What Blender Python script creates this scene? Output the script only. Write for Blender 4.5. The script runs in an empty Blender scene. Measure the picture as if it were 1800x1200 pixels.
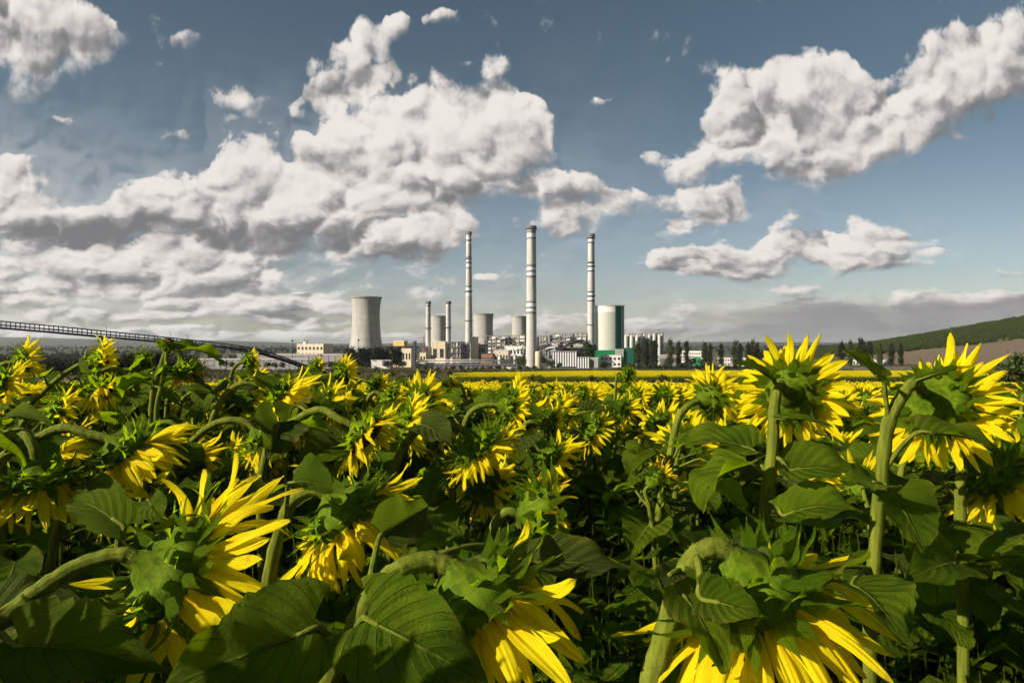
import bpy, bmesh, math, random
import numpy as np
from mathutils import Vector, Matrix

scn = bpy.context.scene
col = scn.collection
R = math.radians

# ------------------------------------------------------------------ camera
F = 1200.0            # focal length in photo pixels (24 mm on 36 mm, 1800 px wide)
CAMZ = 1.75
HORIZON = 606.0
cam_d = bpy.data.cameras.new('camera')
cam_d.lens = 24.0
cam_d.sensor_width = 36.0
cam_d.clip_start = 0.05
cam_d.clip_end = 60000
cam_d.shift_y = (HORIZON - 600.0) / 1800.0
cam = bpy.data.objects.new('camera', cam_d)
cam.location = (0, 0, CAMZ)
cam.rotation_euler = (R(90), 0, 0)
col.objects.link(cam)
scn.camera = cam

def P(px, py, d):
    """point of the place at depth d metres that the photograph shows at pixel px, py"""
    return Vector(((px - 900.0) / F * d, d, CAMZ - (py - HORIZON) / F * d))

# ------------------------------------------------------------------ light
SUN_EL = R(27)
SUN_DIR = Vector((-0.906 * math.cos(SUN_EL), -0.423 * math.cos(SUN_EL), math.sin(SUN_EL))).normalized()
sun_d = bpy.data.lights.new('sun', 'SUN')
sun_d.energy = 5.0
sun_d.angle = R(0.5)
sun_d.color = (1.0, 0.89, 0.73)
sun = bpy.data.objects.new('sun', sun_d)
sun.rotation_euler = SUN_DIR.to_track_quat('Z', 'Y').to_euler()
sun.location = (-20, -5, 30)
col.objects.link(sun)

scn.view_settings.view_transform = 'Standard'
scn.view_settings.look = 'None'
scn.view_settings.exposure = 0.75
scn.view_settings.gamma = 1.0
scn.render.engine = 'CYCLES'
scn.cycles.use_denoising = True
scn.cycles.max_bounces = 6
scn.cycles.diffuse_bounces = 3
scn.cycles.glossy_bounces = 2
scn.cycles.transmission_bounces = 4
scn.cycles.transparent_max_bounces = 8
scn.cycles.use_adaptive_sampling = True
scn.cycles.adaptive_threshold = 0.03
scn.cycles.adaptive_min_samples = 8

world = bpy.data.worlds.new('World')
scn.world = world
world.use_nodes = True
world.cycles.sampling_method = 'MANUAL'
world.cycles.sample_map_resolution = 256

class NT:
    """small helper for wiring node trees"""
    def __init__(s, tree):
        s.t = tree
    def n(s, kind, **kw):
        nd = s.t.nodes.new(kind)
        for k, v in kw.items():
            setattr(nd, k, v)
        return nd
    def put(s, sock, v):
        if v is None:
            return
        if isinstance(v, bpy.types.NodeSocket):
            s.t.links.new(v, sock)
        else:
            sock.default_value = v
    def m(s, op, a, b=None, c=None, clamp=False):
        nd = s.n('ShaderNodeMath', operation=op)
        nd.use_clamp = clamp
        for i, v in enumerate((a, b, c)):
            s.put(nd.inputs[i], v)
        return nd.outputs[0]
    def v(s, op, a, b=None, c=None):
        nd = s.n('ShaderNodeVectorMath', operation=op)
        for i, x in enumerate((a, b, c)):
            s.put(nd.inputs[i], x)
        return nd.outputs['Value'] if op in ('DOT_PRODUCT', 'LENGTH') else nd.outputs[0]
    def noise(s, vec, scale, detail=4, rough=0.5, lac=2.0, dim='3D', dist=0.0):
        nd = s.n('ShaderNodeTexNoise')
        nd.noise_dimensions = dim
        s.put(nd.inputs['Vector'], vec)
        s.put(nd.inputs['Scale'], scale)
        s.put(nd.inputs['Detail'], detail)
        s.put(nd.inputs['Roughness'], rough)
        s.put(nd.inputs['Lacunarity'], lac)
        s.put(nd.inputs['Distortion'], dist)
        return nd.outputs[0]
    def mix(s, f, a, b, blend='MIX'):
        nd = s.n('ShaderNodeMix', data_type='RGBA', blend_type=blend)
        s.put(nd.inputs[0], f)
        for sk, v in ((nd.inputs[6], a), (nd.inputs[7], b)):
            if isinstance(v, tuple) and len(v) == 3:
                v = v + (1.0,)
            s.put(sk, v)
        return nd.outputs[2]
    def ramp(s, f, stops, interp='LINEAR'):
        nd = s.n('ShaderNodeValToRGB')
        nd.color_ramp.interpolation = interp
        e = nd.color_ramp.elements
        while len(e) < len(stops):
            e.new(0.5)
        for i, (p, c) in enumerate(stops):
            e[i].position = p
            if not isinstance(c, tuple):
                c = (c, c, c)
            e[i].color = c + (1.0,) if len(c) == 3 else c
        s.put(nd.inputs[0], f)
        return nd.outputs[0]
    def smooth(s, x, lo, hi):
        nd = s.n('ShaderNodeMapRange')
        nd.interpolation_type = 'SMOOTHSTEP'
        s.put(nd.inputs[0], x)
        s.put(nd.inputs[1], lo)
        s.put(nd.inputs[2], hi)
        return nd.outputs[0]
    def sep(s, v):
        nd = s.n('ShaderNodeSeparateXYZ')
        s.put(nd.inputs[0], v)
        return nd.outputs
    def comb(s, x, y, z):
        nd = s.n('ShaderNodeCombineXYZ')
        for i, a in enumerate((x, y, z)):
            s.put(nd.inputs[i], a)
        return nd.outputs[0]

# cumulus puffs as directions of the sky: (x, y, half width, half height, weight)
PUFFS = [
 (55,45,150,75,1),(70,115,95,65,1),(165,60,60,45,0.9),(0,20,110,70,1),(345,84,36,24,0.9),(398,182,66,42,0.95),(300,222,44,18,0.7),(365,228,44,16,0.65),(525,190,21,26,0.8),
 (108,220,24,11,0.6),(615,115,81,55,0.9),(672,62,59,37,0.85),(562,158,32,26,0.85),(770,35,36,16,0.85),(700,42,25,19,0.8),(600,160,54,38,0.9),(705,205,125,75,1.2),(625,268,100,58,1.1),
 (765,262,150,85,1.2),(865,200,95,52,0.7),(915,258,85,62,1.1),(942,198,55,38,1),(850,140,75,36,0.75),(700,325,190,60,1.1),(555,262,46,28,0.9),(800,320,120,50,1),(400,285,60,44,1),
 (335,335,95,52,1),(452,318,80,58,1.1),(420,372,200,48,1.1),(268,350,60,34,0.9),(560,365,130,50,1),(150,392,150,44,1.1),(300,405,220,40,1.2),(500,410,170,36,1.2),(25,350,75,48,1),
 (35,298,65,34,0.9),(20,405,110,36,0.9),(728,400,92,50,1.1),(640,385,42,26,0.9),(690,436,110,30,1),(795,412,70,30,0.9),(172,482,85,25,1.2),(372,492,140,29,1.2),(400,452,170,29,0.92),
 (460,480,60,14,1),(35,520,62,25,1.1),(485,542,130,23,1.1),(340,528,80,18,0.92),(120,556,100,14,0.82),(300,558,80,12,0.82),(520,568,90,13,0.82),(15,478,70,25,0.92),(230,446,230,27,0.92),
 (560,512,50,10,0.92),(90,505,90,16,0.72),(250,515,100,14,0.72),(150,588,260,10,0.92),(450,592,220,9,0.92),(700,592,120,8,0.5),(60,578,100,8,0.72),(300,580,110,7,0.72),(1440,158,87,64,1.2),
 (1370,192,120,70,1.2),(1285,222,80,44,1.1),(1222,280,66,46,1.1),(1330,258,100,36,1),(1505,158,73,62,1.1),(1440,280,123,49,1.1),(1540,236,123,64,1.2),(1620,186,123,73,1.2),(1700,132,112,82,1.2),
 (1785,75,100,85,1.2),(1765,150,89,56,1),(1400,302,60,28,0.9),(1690,255,50,16,0.55),(1240,368,82,40,1),(1190,408,46,24,0.9),(1290,352,42,32,0.9),(1400,428,66,36,1.1),(1325,452,105,32,1.1),
 (1230,466,120,26,1),(1180,464,70,20,0.9),(1310,484,150,18,0.85),(1530,430,112,44,1.2),(1462,448,50,32,1),(1560,470,95,17,0.85),(1630,446,60,8,0.65),(1390,512,82,17,0.75),(1150,276,32,15,0.75),
 (985,342,88,42,1.1),(1096,354,50,30,1),(985,388,82,30,0.95),(988,410,30,16,0.7),(1072,160,22,12,0.65),(850,487,24,9,0.7),(1022,446,24,11,0.75),(1420,385,50,12,0.5),(1790,478,40,9,0.7),
 (1350,565,300,30,0.85),(1650,548,300,34,0.95),(1500,585,420,16,0.8),(1790,530,170,24,0.7),(960,572,130,18,0.75),(1170,580,120,18,0.75),(1400,530,70,8,0.55),
]
# grey undersides, laid out the same way
SHADES = [(150,402,130,34,1),(310,418,200,30,1),(530,418,150,28,1),(690,446,110,18,.9),(1300,490,150,14,.9),(1560,478,110,13,.9),(985,345,70,32,1),(1690,258,70,24,.8),(60,420,120,30,.8),(800,345,110,30,.6),(190,492,90,14,.8),(400,506,130,16,.8),(520,555,120,12,.7),(1420,300,90,20,.5),(30,60,90,40,.5),(1480,325,80,14,.5)]
def build_sky():
    T = NT(world.node_tree)
    world.node_tree.nodes.clear()
    geo = T.n('ShaderNodeTexCoord').outputs['Generated']
    x, y, z = T.sep(geo)
    ay = T.m('MAXIMUM', T.m('ABSOLUTE', y), 0.12)
    u = T.m('DIVIDE', x, ay)
    v = T.m('DIVIDE', z, ay)
    vp = T.m('MAXIMUM', v, 0.0)
    uv = T.comb(u, v, 0.0)
    # noise space: detail packs closer together towards the horizon, as a cloud deck does
    nz = T.comb(T.m('MULTIPLY', u, 1.75), T.m('MULTIPLY', T.m('LOGARITHM', T.m('ADD', vp, 0.15), 2.718), 0.78), 0.0)
    wn = T.n('ShaderNodeTexNoise')
    wn.noise_dimensions = '2D'
    T.put(wn.inputs['Vector'], nz); T.put(wn.inputs['Scale'], 4.4); T.put(wn.inputs['Detail'], 5.0); T.put(wn.inputs['Roughness'], 0.55)
    warp = T.v('MULTIPLY_ADD', wn.outputs[1], (0.11, 0.09, 0.0), (-0.055, -0.045, 0.0))
    wsc = T.m('MINIMUM', T.m('MULTIPLY_ADD', v, 2.6, 0.20), 1.0)
    p = T.v('MULTIPLY_ADD', warp, wsc, uv)
    acc = None
    for i, (cx, cy, rx, ry, w) in enumerate(PUFFS):
        if i and i % 12 == 0:          # keeps the shader compiler from opening every puff at once
            p = T.v('MULTIPLY_ADD', acc, (1e-9, 1e-9, 1e-9), p)
        rx *= 1.2; ry *= 1.22
        uc, vc = (cx - 900) / F, (HORIZON - cy) / F
        iu, iv = F / rx, F / ry
        q = T.v('MULTIPLY_ADD', p, (iu, iv, 0.0), (-uc * iu, -vc * iv, 1.0))
        k = T.m('SUBTRACT', 2.0, T.v('DOT_PRODUCT', q, q), clamp=True)
        if w != 1.0:
            k = T.m('MULTIPLY', k, w)
        acc = T.v('MULTIPLY_ADD', q, k, acc if acc is not None else (0.0, 0.0, 0.0))
    ax, ayy, B = T.sep(acc)
    shade = None
    p = T.v('MULTIPLY_ADD', acc, (1e-9, 1e-9, 1e-9), p)
    for cx, cy, rx, ry, w in SHADES:
        iu, iv = F / (rx * 1.2), F / (ry * 1.3)
        q = T.v('MULTIPLY_ADD', p, (iu, iv, 0.0), (-(cx - 900) / F * iu, -(HORIZON - cy) / F * iv, 0.0))
        k = T.m('SUBTRACT', 1.0, T.v('DOT_PRODUCT', q, q), clamp=True)
        shade = T.m('MULTIPLY_ADD', k, w, shade) if shade is not None else T.m('MULTIPLY', k, w)

    def puffs(vec, det):
        vo = T.n('ShaderNodeTexVoronoi')
        vo.voronoi_dimensions = '2D'
        vo.feature = 'F1'
        T.put(vo.inputs['Vector'], vec); T.put(vo.inputs['Scale'], 7.5); T.put(vo.inputs['Detail'], det)
        T.put(vo.inputs['Roughness'], 0.55); T.put(vo.inputs['Lacunarity'], 2.1)
        return T.m('MULTIPLY', vo.outputs['Distance'], vo.outputs['Distance'])
    nzw = T.v('MULTIPLY_ADD', wn.outputs[1], (0.22, 0.22, 0.0), nz)
    n1 = T.noise(nz, 8.0, 9, 0.66, dim='2D')
    c1 = puffs(nzw, 1.0)
    c2 = puffs(T.v('ADD', nzw, (-0.016, 0.026, 0.0)), 1.0)
    n3 = T.noise(nz, 9.0, 6, 0.56, dim='2D')
    n2 = T.noise(T.v('ADD', nz, (-0.010, 0.017, 0.0)), 9.0, 6, 0.56, dim='2D')
    nb = T.noise(T.v('ADD', nz, (7.3, 3.1, 0.0)), 2.1, 2, 0.5, dim='2D')
    # light on the puffs: slope of the summed puffs against the sun plus fine relief
    # low banks on the left: a broken deck
    bank = T.m('MULTIPLY', T.smooth(u, 0.16, -0.2), T.m('MULTIPLY', T.smooth(v, 0.19, 0.10), T.smooth(v, -0.01, 0.02)))
    B = T.m('MULTIPLY_ADD', bank, 0.42, B)
    sc = T.m('MAXIMUM', B, 0.45)
    slope = T.m('DIVIDE', T.m('ADD', T.m('MULTIPLY', ax, -0.32), T.m('MULTIPLY', ayy, 0.9)), sc)
    relief = T.m('MULTIPLY_ADD', T.m('SUBTRACT', n3, n2), 2.0, T.m('MULTIPLY', T.m('SUBTRACT', c2, c1), 1.2))
    lit = T.m('MULTIPLY_ADD', slope, 0.80, T.m('ADD', relief, 0.84))
    lit = T.m('MULTIPLY_ADD', T.m('SUBTRACT', nb, 0.5), 0.45, lit)
    lit = T.m('MULTIPLY_ADD', shade, -0.62, lit)
    # cover: sunlit tops end crisply, shaded undersides fray
    f = T.m('MULTIPLY_ADD', T.m('SUBTRACT', n1, 0.5), 2.0, B)
    f = T.m('MULTIPLY_ADD', T.m('SUBTRACT', 0.28, c1), 0.6, f)
    edge = T.m('MULTIPLY_ADD', T.smooth(slope, 0.25, -0.5), 0.75, T.m('MULTIPLY_ADD', nb, 0.3, 0.10))
    cov = T.smooth(f, 0.24, T.m('ADD', 0.46, edge))
    veil = T.m('MULTIPLY', T.smooth(T.m('MULTIPLY_ADD', u, -0.5, T.m('SUBTRACT', nb, 0.5)), -0.3, 0.8), T.m('SUBTRACT', 1.0, T.smooth(v, 0.08, 0.5)))
    cov = T.m('MAXIMUM', cov, T.m('MULTIPLY', veil, 0.66))
    # the stratus low on the right lies in the shade of what is above it
    vs = T.m('MULTIPLY_ADD', T.m('SUBTRACT', nb, 0.5), 0.05, T.m('MULTIPLY_ADD', u, -0.02, v))
    strat = T.m('MULTIPLY', T.smooth(u, 0.08, 0.42), T.m('SUBTRACT', 1.0, T.smooth(vs, 0.045, 0.07)))
    cov = T.m('MAXIMUM', cov, T.m('MULTIPLY', strat, T.m('MULTIPLY_ADD', n3, 0.7, 0.45)))
    cov = T.m('MINIMUM', cov, 1.0)
    flat = T.m('MULTIPLY_ADD', n3, 0.55, -0.10)
    lit = T.m('ADD', T.m('MULTIPLY', lit, T.m('SUBTRACT', 1.0, strat)), T.m('MULTIPLY', flat, strat))
    lit = T.smooth(lit, -0.55, 1.5)
    ccol = T.ramp(lit, [(0.0, (1.13, 1.13, 1.17)), (0.35, (2.02, 1.94, 1.93)), (0.66, (3.65, 3.44, 3.30)), (1.0, (5.1, 4.8, 4.55))])
    # clear sky
    sky = T.n('ShaderNodeTexSky')
    sky.sky_type = 'NISHITA'
    sky.sun_disc = False
    sky.sun_elevation = SUN_EL
    sky.sun_rotation = math.atan2(SUN_DIR.x, SUN_DIR.y)
    sky.altitude = 200
    sky.air_density = 1.0
    sky.dust_density = 1.0
    sky.ozone_density = 1.6
    tint = T.mix(T.smooth(v, 0.0, 0.42), (0.60, 0.56, 0.53), (0.30, 0.375, 0.35))
    hs = T.n('ShaderNodeHueSaturation')
    T.put(hs.inputs['Saturation'], 0.82)
    T.put(hs.inputs['Color'], T.mix(1.0, sky.outputs[0], tint, 'MULTIPLY'))
    cov = T.m('MULTIPLY', cov, T.m('MULTIPLY_ADD', T.smooth(y, -0.15, 0.1), 0.85, 0.15))      # clouds thinned in the unseen sky behind the viewer to lower fill light
    out = T.mix(cov, hs.outputs[0], ccol)
    bg = T.n('ShaderNodeBackground')
    T.put(bg.inputs[0], out)
    bg.inputs[1].default_value = 0.1
    wo = T.n('ShaderNodeOutputWorld')
    T.t.links.new(bg.outputs[0], wo.inputs[0])
build_sky()

# ------------------------------------------------------------------ helpers
class MB:
    """collects verts / faces / material slots / uvs of ONE mesh"""
    def __init__(s):
        s.v = []; s.f = []; s.m = []; s.uv = []
    def add(s, verts, faces, mat=0, uvs=None):
        o = len(s.v)
        s.v.extend([tuple(a) for a in verts])
        s.uv.extend(uvs if uvs is not None else [(0.0, 0.0)] * len(verts))
        s.f.extend([tuple(i + o for i in f) for f in faces])
        s.m.extend([mat] * len(faces) if isinstance(mat, int) else mat)
    def grid(s, P_, mat=0, uvs=None, close=False):
        """P_: rows x cols of points"""
        nr = len(P_); nc = len(P_[0])
        vs = [p for row in P_ for p in row]
        fs = []
        for i in range(nr - 1):
            for j in range(nc if close else nc - 1):
                k = (j + 1) % nc
                fs.append((i * nc + j, i * nc + k, (i + 1) * nc + k, (i + 1) * nc + j))
        s.add(vs, fs, mat, uvs)
    def box(s, x0, x1, y0, y1, z0, z1, mat=0, M=None):
        vs = [Vector((x, y, z)) for z in (z0, z1) for x, y in ((x0, y0), (x1, y0), (x1, y1), (x0, y1))]
        if M is not None:
            vs = [M @ a for a in vs]
        s.add(vs, [(3, 2, 1, 0), (4, 5, 6, 7), (0, 1, 5, 4), (1, 2, 6, 5), (2, 3, 7, 6), (3, 0, 4, 7)], mat,
              [(0, 0), (1, 0), (1, 1), (0, 1)] * 2)
    def bar(s, a, b, w, mat=0, h=None):
        a = Vector(a); b = Vector(b)
        d = (b - a)
        L = d.length
        if L < 1e-6:
            return
        q = d.to_track_quat('X', 'Z').to_matrix().to_4x4()
        h = h or w
        s.box(0, L, -w / 2, w / 2, -h / 2, h / 2, mat, Matrix.Translation(a) @ q)
    def tube(s, pts, radii, n=8, mat=0, cap=True):
        pts = [Vector(p) for p in pts]
        if not hasattr(radii, '__len__'):
            radii = [radii] * len(pts)
        rows = []; uvs = []
        t = (pts[1] - pts[0]).normalized()
        ref = Vector((0, 0, 1)) if abs(t.z) < 0.9 else Vector((1, 0, 0))
        u = t.cross(ref).normalized()
        acc = 0.0
        for i, p in enumerate(pts):
            if i == 0: t = pts[1] - pts[0]
            elif i == len(pts) - 1: t = pts[-1] - pts[-2]
            else: t = pts[i + 1] - pts[i - 1]
            t = t.normalized()
            u = (u - t * u.dot(t)).normalized()
            w = t.cross(u)
            if i: acc += (p - pts[i - 1]).length
            rows.append([p + (u * math.cos(6.28318 * k / n) + w * math.sin(6.28318 * k / n)) * radii[i] for k in range(n)])
            uvs += [(k / n, acc) for k in range(n)]
        o = len(s.v)
        s.grid(rows, mat, uvs, close=True)
        if cap:
            s.f.append(tuple(o + k for k in reversed(range(n)))); s.m.append(mat)
            e = o + (len(pts) - 1) * n
            s.f.append(tuple(e + k for k in range(n))); s.m.append(mat)
    def lathe(s, prof, n=32, mat=0, mats=None, cap=True, ctr=(0, 0)):
        """prof: (radius, z) from the bottom up; mats: slot for each ring of faces"""
        rows = [[(ctr[0] + r * math.cos(6.28318 * k / n), ctr[1] + r * math.sin(6.28318 * k / n), z) for k in range(n)] for r, z in prof]
        uvs = [(k / n, i / (len(prof) - 1)) for i in range(len(prof)) for k in range(n)]
        mm = mat
        if mats:
            mm = [mats[i] for i in range(len(prof) - 1) for k in range(n)]
        o = len(s.v)
        s.grid(rows, mm, uvs, close=True)
        if cap:
            e = o + (len(prof) - 1) * n
            s.f.append(tuple(e + k for k in range(n))); s.m.append(mats[-1] if mats else mat)
    def mesh(s, name, mats, smooth=False):
        me = bpy.data.meshes.new(name)
        me.from_pydata(s.v, [], s.f)
        for m in (mats if isinstance(mats, (list, tuple)) else [mats]):
            me.materials.append(m)
        me.polygons.foreach_set('material_index', s.m)
        if smooth:
            me.polygons.foreach_set('use_smooth', [True] * len(s.f))
        ul = me.uv_layers.new(name='UVMap')
        li = np.empty(len(me.loops), dtype=np.int32)
        me.loops.foreach_get('vertex_index', li)
        ul.data.foreach_set('uv', np.asarray(s.uv, dtype=np.float32)[li].ravel())
        me.update()
        return me
    def build(s, name, mats, parent=None, loc=None, smooth=False):
        o = bpy.data.objects.new(name, s.mesh(name, mats, smooth))
        col.objects.link(o)
        if parent is not None:
            o.parent = parent
        if loc is not None:
            o.location = loc
        return o

def tag(o, label=None, cat=None, group=None, kind=None):
    if label: o['label'] = label
    if cat: o['category'] = cat
    if group: o['group'] = group
    if kind: o['kind'] = kind
    return o

def empty(name, loc, rz=0.0):
    o = bpy.data.objects.new(name, None)
    o.empty_display_size = 0.1
    o.location = loc
    o.rotation_euler = (0, 0, rz)
    col.objects.link(o)
    return o

def new_mat(name):
    m = bpy.data.materials.new(name)
    m.use_nodes = True
    m.node_tree.nodes.clear()
    T = NT(m.node_tree)
    out = T.n('ShaderNodeOutputMaterial')
    return m, T, out

def principled(T, color, rough=0.6, spec=0.3, metal=0.0, normal=None):
    b = T.n('ShaderNodeBsdfPrincipled')
    if isinstance(color, tuple) and len(color) == 3:
        color = color + (1.0,)
    T.put(b.inputs['Base Color'], color)
    T.put(b.inputs['Roughness'], rough)
    T.put(b.inputs['Specular IOR Level'], spec)
    T.put(b.inputs['Metallic'], metal)
    if normal is not None:
        T.put(b.inputs['Normal'], normal)
    return b.outputs[0]

def bump(T, h, strength=0.3, dist=0.05):
    b = T.n('ShaderNodeBump')
    T.put(b.inputs['Strength'], strength); T.put(b.inputs['Distance'], dist); T.put(b.inputs['Height'], h)
    return b.outputs[0]

def paint(name, c, rough=0.7, var=0.25, scale=0.2, spec=0.25, metal=0.0, streak=True, lifts=False):
    """weathered paint / concrete: patchy, with rain streaks"""
    m, T, out = new_mat(name)
    co = T.n('ShaderNodeTexCoord').outputs['Object']
    a = T.noise(co, scale, 6, 0.6)
    f = a
    if streak:
        b = T.noise(T.v('MULTIPLY', co, (1.0, 1.0, 0.06)), scale * 3.0, 4, 0.6)
        f = T.m('MULTIPLY_ADD', b, 0.6, T.m('MULTIPLY', a, 0.4))
    f = T.smooth(f, 0.3, 0.7)
    lo = tuple(x * (1 - var) for x in c); hi = tuple(min(1, x * (1 + var * 0.5)) for x in c)
    cc = T.mix(f, lo, hi)
    if lifts:      # rings of the poured lifts and dark runs of soot
        z = T.sep(co)[2]
        ring = T.m('GREATER_THAN', T.m('FRACT', T.m('MULTIPLY', z, 0.105)), 0.86)
        cc = T.mix(T.m('MULTIPLY', ring, 0.22), cc, tuple(x * .55 for x in c))
        run = T.smooth(T.noise(T.v('MULTIPLY', co, (1.0, 1.0, 0.02)), 0.32, 4, .65), .54, .68)
        cc = T.mix(T.m('MULTIPLY', run, 0.28), cc, tuple(x * .42 for x in c))
    T.t.links.new(principled(T, cc, rough, spec, metal), out.inputs[0])
    return m

# ------------------------------------------------------------------ terrain
_pd = [-400, -40, 0, 30, 60, 100, 125, 150, 200, 260, 400, 600, 700, 900, 1100, 1600, 2500, 4000, 8000, 26000]
_pz = [8, 1.6, 0, -1.64, -3.35, -5.8, -7.5, -8.4, -9.9, -11.6, -16.5, -22.9, -25.5, -29, -31, -31, -29, -24, -14, -5]
def sstep(a, b, x):
    t = min(1.0, max(0.0, (x - a) / (b - a)))
    return t * t * (3 - 2 * t)
def gz(x, y):
    z = float(np.interp(y, _pd, _pz))
    # rise on the right with the ploughed slope
    az = x / max(y, 50.0)
    z += 152 * sstep(0.30, 1.05, az) * sstep(820, 1750, y) * (1 - 0.55 * sstep(2600, 5200, y))
    # far ridges
    if y > 6000:
        r = sstep(7000, 11500, y)
        z += r * (64 + 46 * sstep(0.28, 0.55, -az) + 22 * math.sin(az * 7.0 + 0.6) + 14 * math.sin(az * 17 + 2.0) + 40 * sstep(0.35, 0.6, az) - 18 * sstep(-0.2, 0.15, az))
    return z

def build_ground():
    n_a = 300
    rad = [0.0]
    d = 0.6
    while d < 24000:
        rad.append(d); d *= 1.062 if d > 60 else 1.09
    mb = MB()
    rows = []
    for r in rad:
        rows.append([])
        for k in range(n_a):
            # more directions in front of the camera
            t = k / n_a
            a = 2 * math.pi * t + 0.55 * math.sin(4 * math.pi * t) * 0.0
            x = r * math.sin(a); y = r * math.cos(a)
            rows[-1].append((x, y, gz(x, y)))
    mb.grid(rows, 0, None, close=True)
    m, T, out = new_mat('soil_and_meadow')
    pos = T.n('ShaderNodeNewGeometry').outputs['Position']
    x, y, z = T.sep(pos)
    n_big = T.noise(pos, 0.012, 5, 0.6)
    n_mid = T.noise(T.v('MULTIPLY', pos, (0.05, 0.35, 0.2)), 1.0, 6, 0.65)
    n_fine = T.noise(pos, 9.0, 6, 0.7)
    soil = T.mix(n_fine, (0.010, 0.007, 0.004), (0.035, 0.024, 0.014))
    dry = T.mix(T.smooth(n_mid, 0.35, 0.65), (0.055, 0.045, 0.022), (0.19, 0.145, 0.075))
    mead = T.mix(T.smooth(T.noise(T.v('MULTIPLY', pos, (0.010, 0.05, 0.0)), 1.0, 5, 0.6), 0.38, 0.62), (0.045, 0.062, 0.018), (0.20, 0.16, 0.085))
    mead = T.mix(T.smooth(n_big, 0.45, 0.62), mead, (0.115, 0.10, 0.032))
    plough = T.mix(T.noise(T.v('MULTIPLY', pos, (0.02, 0.004, 0.05)), 6.0, 5, 0.7), (0.105, 0.080, 0.056), (0.185, 0.142, 0.10))
    farc = T.mix(T.noise(pos, 0.0016, 6, 0.6), (0.03, 0.045, 0.03), (0.085, 0.085, 0.055))
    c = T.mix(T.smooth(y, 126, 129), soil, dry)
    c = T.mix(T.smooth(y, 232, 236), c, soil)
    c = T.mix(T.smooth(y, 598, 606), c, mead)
    c = T.mix(T.m('MULTIPLY', T.smooth(T.m('DIVIDE', x, T.m('MAXIMUM', y, 1.0)), -0.075, -0.085), T.smooth(y, 200, 240)), c, mead)
    az = T.m('DIVIDE', x, T.m('MAXIMUM', y, 1.0))
    pm = T.m('MULTIPLY', T.smooth(az, 0.50, 0.56), T.m('MULTIPLY', T.smooth(y, 860, 900), T.m('SUBTRACT', 1.0, T.smooth(y, 1225, 1245))))
    c = T.mix(pm, c, plough)
    c = T.mix(T.smooth(y, 1500, 2600), c, farc)
    hb = T.m('MULTIPLY_ADD', n_fine, 0.08, T.m('MULTIPLY', n_mid, 0.2))
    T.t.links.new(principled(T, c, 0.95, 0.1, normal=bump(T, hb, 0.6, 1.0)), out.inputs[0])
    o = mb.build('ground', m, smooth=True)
    tag(o, kind='structure')
build_ground()

# ------------------------------------------------------------------ power station
MT = {}
def mt(k, *a, **kw):
    if k not in MT:
        MT[k] = paint(k, *a, **kw)
    return MT[k]
mt('concrete', (0.375, 0.365, 0.345), 0.85, 0.30, 0.05, lifts=True)
mt('concrete_old', (0.30, 0.285, 0.255), 0.85, 0.42, 0.07)
mt('chimney_concrete', (0.47, 0.46, 0.44), 0.85, 0.22, 0.06, lifts=True)
mt('concrete_dark', (0.17, 0.155, 0.145), 0.85, 0.3, 0.1)
mt('band_white', (0.68, 0.68, 0.68), 0.6, 0.15, 0.2)
mt('band_grey', (0.20, 0.19, 0.20), 0.7, 0.2, 0.2)
mt('band_dark', (0.045, 0.045, 0.05), 0.7, 0.3, 0.2)
mt('white_wall', (0.62, 0.60, 0.57), 0.7, 0.2, 0.1)
mt('cream_wall', (0.55, 0.47, 0.33), 0.75, 0.2, 0.1)
mt('beige_wall', (0.46, 0.40, 0.32), 0.75, 0.25, 0.1)
mt('yellow_wall', (0.52, 0.39, 0.13), 0.75, 0.2, 0.1)
mt('grey_wall', (0.27, 0.26, 0.26), 0.75, 0.25, 0.1)
mt('lilac_wall', (0.27, 0.25, 0.27), 0.75, 0.2, 0.05)
mt('dark_steel', (0.05, 0.05, 0.055), 0.6, 0.3, 0.3)
mt('navy_steel', (0.020, 0.026, 0.045), 0.55, 0.3, 0.4)
mt('steel', (0.22, 0.21, 0.21), 0.55, 0.3, 0.3)
mt('roof_light', (0.66, 0.63, 0.60), 0.7, 0.2, 0.08, streak=False)
mt('roof_dark', (0.11, 0.10, 0.10), 0.8, 0.3, 0.1, streak=False)
mt('green_clad', (0.012, 0.21, 0.075), 0.5, 0.2, 0.2)
mt('dark_green_clad', (0.012, 0.115, 0.075), 0.5, 0.2, 0.2)
mt('silver_clad', (0.44, 0.46, 0.42), 0.45, 0.18, 0.12, 0.4)
mt('glass_dark', (0.03, 0.035, 0.045), 0.2, 0.3, 0.5, 0.5)
mt('blue_stripe', (0.022, 0.028, 0.055), 0.6, 0.2, 0.4)
mt('rust', (0.22, 0.11, 0.06), 0.85, 0.4, 0.6)

RZ = R(-20)

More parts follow.
